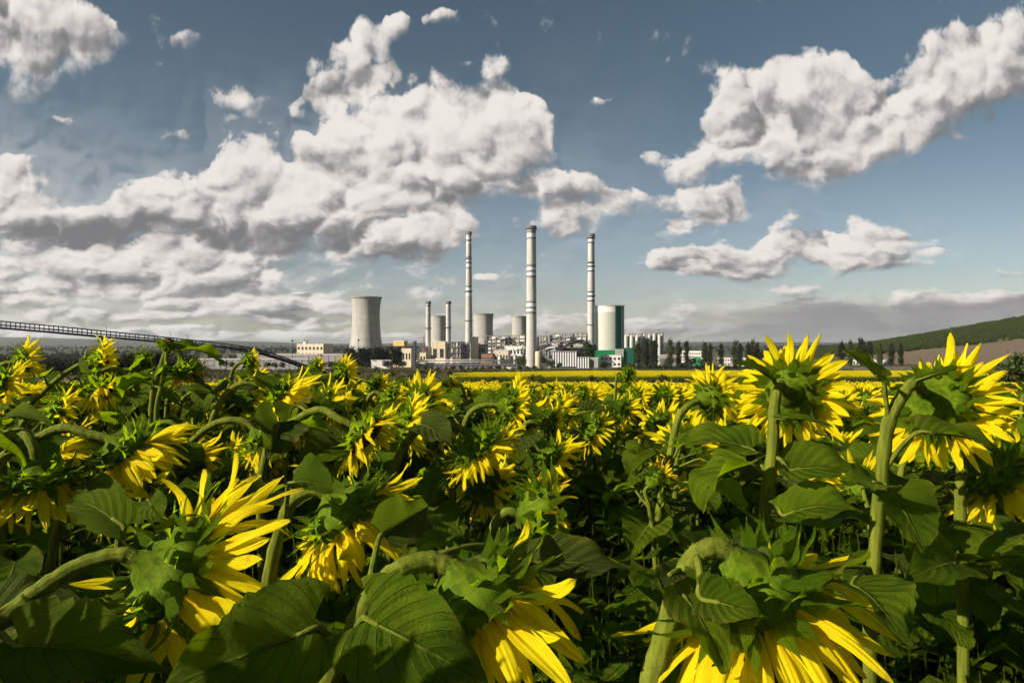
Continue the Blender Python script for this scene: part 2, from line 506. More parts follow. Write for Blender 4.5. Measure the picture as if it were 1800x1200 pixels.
def cooling_tower(px, ytop, ybase, wtop, d, label, wist=0.9, wbase=1.24):
    k = d / F
    c = P(px, ybase, d)
    H = (ybase - ytop) * k
    rt = wtop * k / 2
    o = empty('cooling_tower', (c.x, c.y, c.z))
    tag(o, label, 'cooling tower')
    zt = 0.74
    prof = []
    for i in range(41):
        t = i / 40
        zz = 0.075 + (1 - 0.075) * t
        if zz < zt:
            r = rt * wist * math.sqrt(1 + ((zt - zz) / zt) ** 2 * ((wbase / wist) ** 2 - 1))
        else:
            r = rt * wist * math.sqrt(1 + ((zz - zt) / (1 - zt)) ** 2 * ((1 / wist) ** 2 - 1))
        prof.append((r, zz * H))
    mb = MB()
    mb.lathe(prof, 64, 0, cap=False)
    inner = [(r - 0.5, z) for r, z in prof][::-1]
    mb.lathe(inner, 64, 0, cap=False)
    mb.build('shell', MT['concrete'], o, smooth=True)
    rim = MB()
    r1 = prof[-1][0]
    rim.lathe([(r1 - 0.9, H - 1.2), (r1 + 0.9, H - 1.2), (r1 + 0.9, H + 0.5), (r1 - 0.9, H + 0.5), (r1 - 0.9, H - 1.2)], 64, 0, cap=False)
    for a in range(24):
        an = a / 24 * 6.2832
        rim.box(-0.25, 0.25, -0.25, 0.25, H + 0.4, H + 2.0, 0, Matrix.Translation((math.cos(an) * r1, math.sin(an) * r1, 0)))
    rim.build('rim', MT['concrete_old'], o)
    lg = MB()
    r0 = prof[0][0]
    for a in range(36):
        a0 = a / 36 * 6.2832
        for s in (-1, 1):
            a1 = a0 + s * 0.085
            lg.bar((math.cos(a0) * r0 * 1.06, math.sin(a0) * r0 * 1.06, -1), (math.cos(a1) * r0, math.sin(a1) * r0, 0.078 * H), 0.9)
    lg.build('column_ring', MT['concrete_old'], o)
    bs = MB()
    bs.lathe([(r0 * 1.12, -4), (r0 * 1.12, 0.5), (r0 * 1.08, 0.5)], 48, 0)
    bs.build('basin', MT['concrete_dark'], o)
    return o

cooling_tower(643.5, 523, 641, 53.5, 1000, 'tall pale hyperbolic cooling tower standing alone behind dark conifers', 0.885, 1.27)
cooling_tower(771, 555.5, 627, 29, 1800, 'smaller concrete cooling tower rising between the twin slim chimneys', 0.93, 1.3)
cooling_tower(849.5, 552, 632, 36, 1450, 'wide cooling tower just beside the thin banded chimney', 0.93, 1.25)
cooling_tower(913, 556, 627, 29, 1800, 'smaller cooling tower half hidden by the thickest banded chimney')

def chimney(px, ytop, ybase, wt, wb, d, bands, rings, label, body='concrete', flare=0.0):
    """bands: (y0, y1, slot) in photo rows, slots 0 body 1 white 2 grey 3 dark"""
    k = d / F
    c = P(px, ybase, d)
    o = empty('chimney', (c.x, c.y, c.z))
    tag(o, label, 'chimney', 'chimneys of the power station')
    ys = sorted(set([ytop, ybase] + [b[0] for b in bands] + [b[1] for b in bands] + list(np.linspace(ytop, ybase, 14))), reverse=True)
    def rad(y):
        t = (ybase - y) / (ybase - ytop)
        return (wb + (wt - wb) * t ** 0.85 + flare * max(0, 0.25 - t) ** 2 * 16) * k / 2
    prof = [(rad(y), (ybase - y) * k) for y in ys]
    mats = []
    for a, b in zip(ys[:-1], ys[1:]):
        mid = (a + b) / 2
        s = 0
        for y0, y1, sl in bands:
            if y0 <= mid <= y1: s = sl
        mats.append(s)
    prof[0] = (prof[0][0], -8)
    mb = MB()
    mb.lathe(prof, 28, 0, mats)
    mb.build('shaft', [MT[body], MT['band_white'], MT['band_grey'], MT['band_dark']], o, smooth=True)
    H = (ybase - ytop) * k
    cp = MB()
    r = prof[-1][0]
    cp.lathe([(r + 0.05, H - 4), (r + 0.7, H - 3.5), (r + 0.7, H + 0.3), (r * 0.75, H + 0.3), (r * 0.75, H - 1)], 28, 0)
    cp.build('crown_ring', MT['concrete_dark'], o)
    for y in rings:
        g = MB()
        rr = rad(y); z = (ybase - y) * k
        g.lathe([(rr, z - 0.5), (rr + 1.5, z - 0.2), (rr + 1.5, z), (rr, z)], 24, 0, cap=False)
        g.lathe([(rr + 1.45, z + 1.0), (rr + 1.55, z + 1.0), (rr + 1.55, z + 1.25), (rr + 1.45, z + 1.25), (rr + 1.45, z + 1.0)], 24, 0, cap=False)
        for a in range(16):
            an = a / 16 * 6.2832
            g.bar((math.cos(an) * (rr + 1.5), math.sin(an) * (rr + 1.5), z), (math.cos(an) * (rr + 1.5), math.sin(an) * (rr + 1.5), z + 1.1), 0.1)
        g.build('gallery', MT['dark_steel'], o)
    ld = MB()
    rb, rt_ = rad(ybase), rad(ytop)
    for dx in (-0.35, 0.35):
        ld.bar((dx, -rb - 0.3, 0), (dx, -rt_ - 0.3, H - 4), 0.12)
    ld.build('ladder', MT['steel'], o)
    return o

def tri(y0, *hs):
    """alternating grey / white bands downward from row y0"""
    out = []; y = y0
    for h, s in hs:
        if s: out.append((y, y + h, s))
        y += h
    return out
chimney(752.8, 530, 642, 8.2, 9.6, 940, [(530, 533, 2), (533, 536, 1), (536, 539, 2)], [577], 'slim grey chimney nearest the big cooling tower, twin of the one beside it', 'chimney_concrete')
chimney(788.2, 530, 642, 8.2, 9.6, 940, [(530, 533, 2), (533, 537, 1)], [576], 'slim grey chimney between the cream block and the thin banded chimney', 'chimney_concrete')
chimney(824.2, 408, 634, 8.8, 13.5, 1050, [(408, 413, 3), (416, 421, 1), (421, 425, 2), (425, 429, 1), (451, 455.5, 2), (455.5, 460, 1), (460, 464, 2), (464.5, 469.5, 1), (469.5, 472.5, 2), (502, 506, 2), (506, 511, 1), (511, 515, 2), (515, 520, 1)], [456, 512, 564], 'tall thin banded chimney between two cooling towers', 'chimney_concrete')
chimney(934.2, 398, 645, 16, 19, 950, [(398, 403, 3), (405, 410, 2), (412, 417.5, 1), (417.5, 421, 2), (465, 470, 2), (470, 475, 1), (475, 479, 2), (479.5, 484.5, 1), (484.5, 488.5, 2), (529, 533, 2), (533, 539, 1), (539, 543, 2), (543, 547.5, 1), (547.5, 552, 2)], [403], 'tallest and thickest banded chimney in the middle of the plant', 'chimney_concrete', 3.0)
chimney(1039.3, 412, 632, 11.5, 14.5, 1100, [(412, 415, 3), (417.5, 420.5, 3), (421, 425.5, 1), (425.5, 428, 3), (460.5, 464, 3), (464, 467.5, 1), (467.5, 470, 3), (470.5, 475.5, 1), (475.5, 478, 3), (512.5, 515, 3), (515, 520, 1), (520, 522.5, 3), (522.5, 527.5, 1), (527.5, 530, 3)], [418, 468, 520, 571], 'banded chimney with black and white rings beside the silver green tower', 'chimney_concrete')

def place(name, label, cat, l, r, ybase, d, rz=RZ, ratio=0.6, group=None):
    """empty at the base of a building that fills px l..r at depth d; returns empty, width, depth, metres per px"""
    k = d / F
    W = (r - l) * k
    w = W / (math.cos(rz) + ratio * abs(math.sin(rz)))
    c = P((l + r) / 2, ybase, d)
    o = empty(name, (c.x, c.y, c.z), rz)
    tag(o, label, cat, group)
    return o, w, w * ratio, k

def win_rows(mb, w, dep, z0, z1, nrow, ncol, side='front', mat=0, fill=0.55, fillz=0.45):
    for i in range(nrow):
        zc = z0 + (z1 - z0) * (i + 0.5) / nrow
        hz = (z1 - z0) / nrow * fillz / 2
        for j in range(ncol):
            if side == 'front':
                xc = -w / 2 + w * (j + 0.5) / ncol; hx = w / ncol * fill / 2
                mb.box(xc - hx, xc + hx, -dep / 2 - 0.12, -dep / 2 + 0.1, zc - hz, zc + hz, mat)
            else:
                yc = -dep / 2 + dep * (j + 0.5) / ncol; hy = dep / ncol * fill / 2
                mb.box(-w / 2 - 0.12, -w / 2 + 0.1, yc - hy, yc + hy, zc - hz, zc + hz, mat)

def block(name, label, l, r, ytop, ybase, d, wall, roof='roof_light', rows=0, cols=0, ratio=0.6, rz=RZ, cat='building', clutter=0, pil=0, seed=0):
    o, w, dep, k = place(name, label, cat, l, r, ybase, d, rz, ratio)
    H = (ybase - ytop) * k
    rnd = random.Random(int(l * 7 + r))
    mb = MB(); mb.box(-w / 2, w / 2, -dep / 2, dep / 2, -4, H)
    if pil:
        for j in range(pil + 1):
            xc = -w / 2 + w * j / pil
            mb.box(xc - 0.25, xc + 0.25, -dep / 2 - 0.35, -dep / 2 + 0.05, -4, H - 0.1)
    mb.build('wall', MT[wall], o)
    rf = MB()
    rf.box(-w / 2 - 0.4, w / 2 + 0.4, -dep / 2 - 0.4, dep / 2 + 0.4, H + 0.003, H + max(0.5, H * 0.03))
    ro = rf.build('roof', MT[roof], o)
    if clutter:
        for i in range(clutter):
            cl = MB()
            x = rnd.uniform(-w * .42, w * .42); y = rnd.uniform(-dep * .4, dep * .3)
            s = rnd.uniform(.8, 2.2)
            z = H + max(0.5, H * 0.03)
            if i % 2:
                cl.box(x - s, x + s, y - s, y + s, z, z + s * rnd.uniform(.8, 2))
                cl.build('roof_vent', MT[rnd.choice(['grey_wall', 'steel', 'white_wall'])], ro)
            else:
                cl.lathe([(s * .35, z), (s * .35, z + s * 2.6), (s * .55, z + s * 2.7), (s * .5, z + s * 3)], 10, 0, ctr=(x, y))
                cl.build('roof_flue', MT['steel'], ro)
    if rows:
        hz = H * .88 / rows * .45
        wf = w / cols * .55; ns = max(1, int(cols * ratio)); ws = dep / ns * .55
        m1 = MB(); m1.box(-wf / 2, wf / 2, -.12, .10, -hz / 2, hz / 2); m1 = m1.mesh('window', MT['glass_dark'])
        m2 = MB(); m2.box(-.12, .10, -ws / 2, ws / 2, -hz / 2, hz / 2); m2 = m2.mesh('window', MT['glass_dark'])
        for i in range(rows):
            z = H * .06 + H * .88 * (i + .5) / rows
            for me_, spots_ in ((m1, [(-w / 2 + w * (j + .5) / cols, -dep / 2, z) for j in range(cols)]), (m2, [(-w / 2, -dep / 2 + dep * (j + .5) / ns, z) for j in range(ns)])):
                for q in spots_:
                    wo_ = bpy.data.objects.new('window', me_); col.objects.link(wo_); wo_.parent = o; wo_.location = q
    return o

def frame_house(label, l, r, ytop, ybase, d, levels, bays, infill='white_wall', frame='steel', seed=0, tanks=0):
    """open steel boiler house: frame, floors, panels hung in some of the bays"""
    o, w, dep, k = place('boiler_house', label, 'boiler house', l, r, ybase, d, RZ, 0.5)
    H = (ybase - ytop) * k
    rnd = random.Random(seed)
    fr = MB()
    for i in range(bays + 1):
        x = -w / 2 + w * i / bays
        for y in (-dep / 2, dep / 2):
            fr.box(x - .32, x + .32, y - .32, y + .32, -4, H + rnd.uniform(0, 1.5))
    for j in range(levels + 1):
        z = H * j / levels
        for y in (-dep / 2, dep / 2):
            fr.box(-w / 2, w / 2, y - .42, y + .42, z - .55, z - .05)
        for x in (-w / 2, w / 2):
            fr.box(x - .42, x + .42, -dep / 2, dep / 2, z - .56, z - .06)
    for i in range(bays):
        if rnd.random() < .5:
            x0 = -w / 2 + w * i / bays; x1 = x0 + w / bays
            j = rnd.randrange(levels)
            fr.bar((x0, -dep / 2 - .3, H * j / levels), (x1, -dep / 2 - .3, H * (j + 1) / levels), .3)
    fr.build('steel_frame', MT[frame], o)
    fl = MB()
    for j in range(1, levels + 1):
        z = H * j / levels
        fl.box(-w / 2 + .3, w / 2 - .3, -dep / 2 + .3, dep / 2 - .3, z - .04, z + .12)
    fl.build('floor_deck', MT['roof_dark'], o)
    core = MB()
    core.box(-w * .47, w * .47, -dep * .3, dep * .45, -4, H * .93)
    core.build('boiler_casing', MT['grey_wall'], o)
    for i in range(bays):
        for j in range(levels):
            if rnd.random() < 0.72:
                x0 = -w / 2 + w * i / bays + .7; x1 = -w / 2 + w * (i + 1) / bays - .7
                z0 = H * j / levels + .5; z1 = H * (j + 1) / levels - 1.2
                y = -dep / 2 + rnd.uniform(.2, 2.0)
                pn = MB(); pn.box(x0, x1, y, y + .4, z0 + (z1 - z0) * rnd.uniform(0, .35), z1)
                pn.build('wall_panel', MT[rnd.choice([infill, infill, 'grey_wall', 'beige_wall'])], o)
    sp = MB(); sp.box(-w / 2 - .25, -w / 2 + .1, -dep / 2 + .6, dep / 2 - .6, H * .1, H * .96)
    sp.build('side_panel', MT[infill], o)
    for i in range(tanks):
        t = MB(); x = -w / 2 + w * (i + .5) / tanks
        rr = w / tanks * .33
        t.lathe([(rr, -4), (rr, H * .86), (rr * .7, H * .93), (0.2, H * .97)], 20, 0)
        t.build('silo', MT['silver_clad'], o, loc=(x, -dep / 2 - rr - .6, 0), smooth=True)
    return o

# --- silver green round tower with its green plinth
def round_tower():
    d = 1000; k = d / F
    c = P(1071, 641, d)
    o = empty('round_tower', (c.x, c.y, c.z))
    tag(o, 'big round silver tower with dark green stripe and green plinth', 'tower')
    H = (641 - 539) * k; r = 26 * k
    n = 96
    mb = MB()
    zs = [-4] + list(np.linspace(H * .2, H * .86, 9)) + [H * .9, H * .97, H]
    rows = [[(r * math.cos(6.28318 * j / n), r * math.sin(6.28318 * j / n), z) for j in range(n)] for z in zs]
    mm = []
    for i in range(len(zs) - 1):
        for j in range(n):
            a = (j + .5) / n * 360
            # the camera looks at 270 degrees; right hand side towards 360
            s = 0
            if 284 <= a <= 308: s = 1
            elif a > 308 or a < 60: s = 2 if (j % 4 < 2) else 1
            if i >= len(zs) - 3 and not (284 <= a or a < 60): s = 3
            mm.append(s)
    mb.grid(rows, mm, None, close=True)
    m, T, out = new_mat('silver_panels')
    co = T.n('ShaderNodeTexCoord').outputs['Object']
    x, y, z = T.sep(co)
    ang = T.m('ARCTAN2', y, x)
    seam = T.m('GREATER_THAN', T.m('FRACT', T.m('MULTIPLY', ang, 9.0)), 0.93)
    sh = T.m('GREATER_THAN', T.m('FRACT', T.m('MULTIPLY', z, 0.11)), 0.95)
    base = T.mix(T.noise(T.v('MULTIPLY', co, (1, 1, .1)), .35, 4, .6), (0.36, 0.385, 0.34), (0.47, 0.49, 0.44))
    base = T.mix(T.m('MULTIPLY', T.m('MAXIMUM', seam, sh), .16), base, (0.16, 0.2, 0.17))
    T.t.links.new(principled(T, base, (.5), .3, 0.0), out.inputs[0])
    mb.build('cladding', [m, MT['dark_green_clad'], MT['silver_clad'], MT['roof_light']], o, smooth=True)
    rf = MB(); rf.lathe([(r + .6, H), (r + .6, H + 1.0), (r * .5, H + 2.4), (.3, H + 2.8)], 64, 0)
    rf.build('roof', MT['silver_clad'], o)
    gl = MB()
    for j in range(40):
        a = j / 40 * 6.2832
        gl.bar((math.cos(a) * (r + .4), math.sin(a) * (r + .4), H + .9), (math.cos(a) * (r + .4), math.sin(a) * (r + .4), H + 2.1), .12)
    gl.lathe([(r + .35, H + 2.0), (r + .5, H + 2.0), (r + .5, H + 2.2), (r + .35, H + 2.2), (r + .35, H + 2.0)], 48, 0, cap=False)
    gl.build('railing', MT['dark_green_clad'], o)
    pl = MB()
    pl.box(-29 * k, 20 * k, -r - 4, 8, -4, 26 * k)
    pl.build('plinth', MT['green_clad'], o)
    fins = MB()
    for j in range(9):
        x = 6 * k + j * 1.6 * k
        fins.box(x, x + .9 * k, -r - 4.5, -r - 3.9, 14 * k, 28 * k)
    fins.build('fin_row', MT['white_wall'], o)
    an = MB(); an.box(20 * k + .01, 42 * k, -r - 2, 10, -4, 30 * k)
    an.build('annex', MT['dark_green_clad'], o)
    return o
round_tower()
block('office_block', 'white two storey block with square dark windows below the round tower', 1055, 1093, 624, 646, 962, 'white_wall', 'roof_light', 2, 5, .35, R(-14))

# --- rows of plant buildings
block('low_hall', 'long lilac grey hall with pale flat roof under the conveyor end', 424, 615, 623, 646, 900, 'lilac_wall', 'roof_light', 0, 0, .3, R(-6), pil=16)
block('rooftop_block', 'cream block with roof flues standing behind the lilac hall', 523, 584, 605, 630, 955, 'cream_wall', 'roof_light', 2, 7, .5, clutter=6)
block('pale_shed', 'long low shed with white roof edge in front of the hall', 335, 560, 631, 646, 800, 'grey_wall', 'roof_light', 0, 0, .12, R(-4), pil=20)
block('yellow_block', 'ochre yellow block topping the cream hall beside the conifers', 692, 716, 600, 640, 985, 'yellow_wall', 'roof_light', 1, 3, .6, clutter=1)
block('cream_hall', 'wide cream hall with brown roof edge beside grey stack', 702, 729, 612, 640, 950, 'cream_wall', 'roof_dark', 1, 4, .6)
block('link_hall', 'pale yellow hall half hidden behind the conifers', 664, 706, 614, 640, 1000, 'cream_wall', 'roof_dark', 1, 6, .5)
block('grey_stack_shaft', 'narrow blue grey shaft beside the cream hall', 726.5, 732, 600, 642, 930, 'blue_stripe', 'band_grey', 0, 0, 1.0)
block('pump_house', 'small cream pump house at the foot of the first slim chimney', 738, 752, 620, 640, 925, 'cream_wall', 'roof_light', 1, 2, .7)
block('cream_block', 'tall windowless cream block with two long panels between slim chimneys', 759, 786, 601, 640, 930, 'cream_wall', 'roof_light', 1, 2, .5, R(-12))
block('brown_annex', 'reddish brown annex between narrow shaft and slim chimney', 741, 762, 611, 640, 990, 'rust', 'roof_dark', 1, 3)
frame_house('dark open frame house between second slim chimney and thin banded chimney', 787, 815, 601, 640, 985, 4, 5, 'grey_wall', 'dark_steel', 3)
frame_house('pale lattice stair house at the foot of thin banded chimney', 815, 830, 603, 640, 965, 6, 3, 'white_wall', 'steel', 5)
block('lift_shaft', 'tall pale shaft with bright side next to thin banded chimney', 829, 841, 593, 640, 960, 'cream_wall', 'roof_light', 0, 0, .9)
block('grey_turbine_hall', 'grey hall in front of the wide cooling tower', 838, 858, 606, 640, 975, 'grey_wall', 'roof_dark', 2, 4, .7, clutter=2)
frame_house('boiler frame with white panels, first right of the wide cooling tower', 855, 894, 590, 640, 1010, 8, 4, 'white_wall', 'steel', 7)
frame_house('boiler frame with white panels touching the thickest chimney', 894, 927, 589, 640, 1010, 8, 3, 'white_wall', 'steel', 11)
frame_house('dark boiler frame just behind the thickest chimney', 944, 968, 590, 640, 1035, 5, 4, 'grey_wall', 'steel', 13)
frame_house('boiler frame with broad white bays behind the striped hall', 966, 1007, 587, 640, 1015, 8, 4, 'white_wall', 'steel', 17)
frame_house('boiler frame nearest the black ringed chimney', 1006, 1033, 585, 640, 1030, 8, 3, 'white_wall', 'steel', 19)
frame_house('boiler frame with silver silos behind the poplars', 1096, 1128, 586, 640, 1095, 8, 3, 'white_wall', 'steel', 23, tanks=3)
frame_house('farthest boiler frame with silos before the open sky', 1128, 1167, 585, 640, 1110, 5, 6, 'grey_wall', 'steel', 29, tanks=4)
block('beige_hall', 'beige stepped hall below the panelled boiler frames', 868, 898, 616, 642, 955, 'beige_wall', 'roof_light', 1, 5, .5, clutter=4)
block('pale_filter_house', 'pale filter house with flues below the boiler frames', 884, 926, 609, 642, 975, 'white_wall', 'roof_light', 2, 6, .5, clutter=7)
block('brick_store', 'low brown store below the grey hall', 846, 870, 622, 642, 945, 'rust', 'roof_dark', 1, 4, .5)
block('ash_hall', 'white roofed ash hall behind the striped hall', 958, 990, 606, 640, 985, 'grey_wall', 'roof_light', 1, 5, .6, clutter=4)
block('long_dark_hall', 'dark flat hall running behind the striped hall', 948, 1042, 613, 640, 990, 'concrete_dark', 'roof_dark', 1, 14, .2, R(-6), clutter=9)
block('grey_slope_hall', 'grey hall between the boiler frames and round tower', 1008, 1046, 606, 640, 1000, 'grey_wall', 'roof_light', 1, 5, .5, clutter=3)

def striped(label, l, r, ytop, ybase, d, n):
    o, w, dep, k = place('striped_hall', label, 'building', l, r, ybase, d, R(-10), .45)
    H = (ybase - ytop) * k
    mb = MB(); mb.box(-w / 2, w / 2, -dep / 2, dep / 2, -3, H)
    mb.build('wall', MT['blue_stripe'], o)
    st = MB()
    for i in range(n):
        x = -w / 2 + w * (i + .25) / n
        st.box(x, x + w / n * .52, -dep / 2 - .15, -dep / 2 + .05, 1.0, H - .6)
    for i in range(int(n * .5)):
        y = -dep / 2 + dep * (i + .25) / int(n * .5)
        st.box(-w / 2 - .15, -w / 2 + .05, y, y + dep / int(n * .5) * .52, 1.0, H - .6)
    st.build('cladding_stripe_set', MT['band_white'], o)
    rf = MB(); rf.box(-w / 2 - .4, w / 2 + .4, -dep / 2 - .4, dep / 2 + .4, H + .003, H + .9)
    rf.build('roof', MT['grey_wall'], o)
striped('wide hall clad in white and navy vertical stripes', 970, 1016, 618, 645, 925, 10)
striped('lower striped hall stepping down towards the round tower', 1014, 1037, 628, 649, 905, 5)
block('grey_garage', 'plain grey garage between striped hall and white office block', 1035, 1054, 629, 648, 930, 'grey_wall', 'roof_light', 0, 0, .6)

def cream_silo():
    d = 915; k = d / F
    c = P(946, 648, d)
    o = empty('cream_silo', (c.x, c.y, c.z))
    tag(o, 'squat cream silo with sloping conveyor at its shoulder', 'silo')
    r = 5.2 * k
    mb = MB(); mb.lathe([(r, -3), (r, 29.5 * k), (r * .92, 30.6 * k), (.3, 31 * k)], 32, 0)
    mb.build('shell', MT['cream_wall'], o, smooth=True)
    a = Vector((r * .8, 0, 27 * k)); b = Vector((24 * k, 4, 13 * k))
    cv = MB(); cv.bar(a, b, 3.4, 0, 3.0); cv.bar(b + Vector((0, 0, -1)), b + Vector((0, 0, -13 * k)), 1.0)
    cv.build('sloping_conveyor', MT['beige_wall'], o)
    sd = MB(); sd.box(4 * k, 22 * k, 2, 14, -3, 9 * k); sd.build('shed', MT['white_wall'], o)
cream_silo()

def pipe_bridge():
    d = 905; k = d / F
    a = P(732, 645, d); b = P(908, 645, d)
    o = empty('pipe_bridge', ((a.x + b.x) / 2, d, a.z))
    tag(o, 'long low pipe bridge on posts along the plant fence', 'pipe bridge')
    L = (b.x - a.x) / 2
    pi_ = MB()
    for j, z in enumerate((6.6, 8.2, 9.6)):
        pi_.tube([(-L, (j % 2) * 1.2, z), (L, (j % 2) * 1.2, z)], .55, 10, 0)
    pi_.build('pipe_run', MT['roof_light'], o, smooth=True)
    ps = MB()
    n = 22
    for i in range(n + 1):
        x = -L + 2 * L * i / n
        ps.box(x - .3, x + .3, -.3, .3, -3, 6.0); ps.box(x - .3, x + .3, -1.2, 2.2, 5.6, 6.0)
    ps.build('post_row', MT['steel'], o)
    wl = MB(); wl.box(-L, L, 4.0, 4.4, -3, 4.6); wl.build('fence_wall', MT['lilac_wall'], o)
pipe_bridge()

def coal_link():
    d = 960
    o = empty('coal_conveyor', P(612, 612, d))
    tag(o, 'thin dark arched conveyor passing in front of the big cooling tower', 'conveyor')
    b0 = P(612, 612, d)
    pts = [P(x, y, d) - b0 for x, y in ((640, 616), (655, 612), (668, 610), (690, 609.5), (734, 609))]
    mb = MB(); mb.tube(pts, 1.1, 8, 0)
    mb.build('gallery', MT['dark_steel'], o)
    lg = MB()
    for p in pts[1:]:
        lg.bar(p, (p.x, p.y, P(0, 641, d).z - b0.z), .5)
    lg.build('post_row', MT['dark_steel'], o)
coal_link()

block('depot', 'low white depot at the foot of dark conifers', 653, 690, 633, 648, 880, 'white_wall', 'roof_light', 0, 0, .4, R(-10))
block('long_office', 'white long office with window rows behind two poplars', 1196, 1236, 617, 642, 1000, 'white_wall', 'roof_light', 4, 10, .3)
block('green_annex', 'small bright green annex at the long white office', 1219, 1232, 627, 643, 985, 'green_clad', 'roof_light', 1, 2, .5)
block('low_white_office', 'low white office beyond the roadside hedge', 1262, 1312, 629, 643, 1000, 'white_wall', 'roof_light', 2, 12, .25)
block('grey_depot', 'low grey depot behind the pair of poplars by the frames', 1160, 1190, 624, 643, 985, 'grey_wall', 'roof_light', 1, 8, .4)
block('pale_depot', 'pale low depot glimpsed between the far row of poplars', 1500, 1560, 632, 644, 1000, 'white_wall', 'roof_light', 1, 12, .3)
block('white_cabin', 'tiny white cabin on the verge by the tree', 890, 906, 646, 649.5, 860, 'roof_light', 'roof_light', 0, 0, .4)

def duct(name, label, cat, pts, r, d, mat='steel', post=True):
    a0 = P(pts[0][0], pts[0][1], d)
    o = empty(name, (a0.x, a0.y, P(0, 641, d).z))
    tag(o, label, cat)
    q = [P(x, y, d + dd) - o.location for x, y, dd in pts]
    mb = MB(); mb.tube(q, r, 10, 0); mb.build('casing', MT[mat], o, smooth=True)
    for p in q[1:-1] if post else []:
        s_ = MB(); s_.bar(p, (p.x, p.y, -2), .8); s_.bar(p + Vector((0, 2, 0)), (p.x + 3, p.y + 2, -2), .5); s_.build('support_leg', MT['steel'], o)
    rb = MB()
    for p, q_ in zip(q[:-1], q[1:]):
        n_ = max(2, int((q_ - p).length / 6))
        for i in range(n_):
            c_ = p.lerp(q_, i / n_); dv = (q_ - p).normalized()
            rb.tube([c_ - dv * .2, c_ + dv * .2], r * 1.12, 10, 0)
    rb.build('stiffening_ring_set', MT['dark_steel'], o)
duct('flue_duct', 'thick silver flue duct running into the thickest chimney from its near side', 'duct', [(903, 614, 6), (918, 612, 4), (930, 612, 4)], 2.6, 950, 'silver_clad')
duct('flue_duct', 'thick pale flue duct leaving the thickest chimney towards the striped hall', 'duct', [(940, 612, 4), (952, 610, 8), (968, 606, 20)], 2.4, 952, 'roof_light')
duct('flue_duct', 'grey flue duct into the foot of the thin banded chimney', 'duct', [(800, 617, 12), (812, 615, 6), (823, 615, 4)], 2.0, 985, 'band_white')
duct('sloping_conveyor', 'dark sloping conveyor climbing to the boiler frames behind the filter house', 'conveyor', [(870, 632, 0), (886, 616, 14), (900, 600, 26)], 1.7, 962, 'dark_steel')
duct('sloping_conveyor', 'pale sloping conveyor between the long dark hall and boiler frames', 'conveyor', [(968, 628, 0), (990, 611, 10), (1012, 596, 20)], 1.7, 965, 'beige_wall')
duct('pipe_run', 'white pipe run along the roof of the long dark hall', 'pipe', [(950, 611, 0), (980, 611, 0), (1010, 611.5, 0), (1040, 611, 0)], .9, 978, 'band_white', False)
def tank(px, ytop, ybase, wpx, d, mat, label):
    k = d / F; c = P(px, ybase, d); o = empty('storage_tank', c); tag(o, label, 'tank')
    H = (ybase - ytop) * k; r = wpx * k / 2
    mb = MB(); mb.lathe([(r, -3), (r, H * .9), (r * .6, H * .97), (.2, H)], 24, 0); mb.build('shell', MT[mat], o, smooth=True)
    g = MB(); g.lathe([(r, H * .88), (r + .5, H * .88), (r + .5, H * .92), (r, H * .92)], 24, 0, cap=False); g.build('gallery', MT['dark_steel'], o)
tank(878, 624, 643, 6, 940, 'band_white', 'white storage tank left of the round tree at the chimney foot')
tank(905, 622, 643, 5, 942, 'silver_clad', 'slim silver tank just behind the round tree at the chimney foot')
tank(795, 627, 643, 7, 925, 'beige_wall', 'squat beige tank below the dark open frame house')
tank(961, 604, 640, 5, 985, 'silver_clad', 'tall slim silver tank behind the striped hall and cream silo')
def lattice_mast(px, ytop, ybase, d, label):
    k = d / F; c = P(px, ybase, d); o = empty('lattice_mast', c); tag(o, label, 'mast')
    H = (ybase - ytop) * k; mb = MB()
    n = 10
    for sx in (-1, 1):
        for sy in (-1, 1):
            mb.bar((sx * 2.2, sy * 2.2, -2), (sx * .3, sy * .3, H), .35)
    for i in range(n):
        t0, t1 = i / n, (i + 1) / n
        w0, w1 = 2.2 - 1.9 * t0, 2.2 - 1.9 * t1
        mb.bar((-w0, -w0, H * t0), (w1, -w1, H * t1), .22); mb.bar((w0, w0, H * t0), (-w1, w1, H * t1), .22); mb.bar((-w0, w0, H * t0), (-w1, -w1, H * t1), .22)
    mb.build('lattice', MT['steel'], o)
    for f_ in (.72, .84, .96):
        a = MB(); a.bar((-4.5, 0, H * f_), (4.5, 0, H * f_), .35); a.build('cross_arm', MT['steel'], o)
lattice_mast(745, 592, 641, 985, 'grey lattice pylon beside the first slim chimney')
lattice_mast(960, 582, 640, 1030, 'thin lattice pylon between the thickest chimney and the striped hall')
lattice_mast(1176, 598, 643, 1010, 'lattice pylon behind the lone dark poplar')

def mast(px, ytop, ybase, d, label):
    c = P(px, ybase, d); k = d / F
    o = empty('lamp_mast', c)
    tag(o, label, 'lamp mast')
    H = (ybase - ytop) * k
    mb = MB(); mb.tube([(0, 0, -2), (0, 0, H)], [.45, .22], 8); mb.build('pole', MT['dark_steel'], o)
    hd = MB(); hd.lathe([(.4, H - 1.6), (1.5, H - 1.2), (1.5, H), (.4, H + .4)], 12, 0); hd.build('lamp_head', MT['dark_steel'], o)
mast(514, 598, 640, 860, 'tall lamp mast beside the cream rooftop block')
mast(630, 597, 640, 880, 'tall lamp mast standing against the big cooling tower')

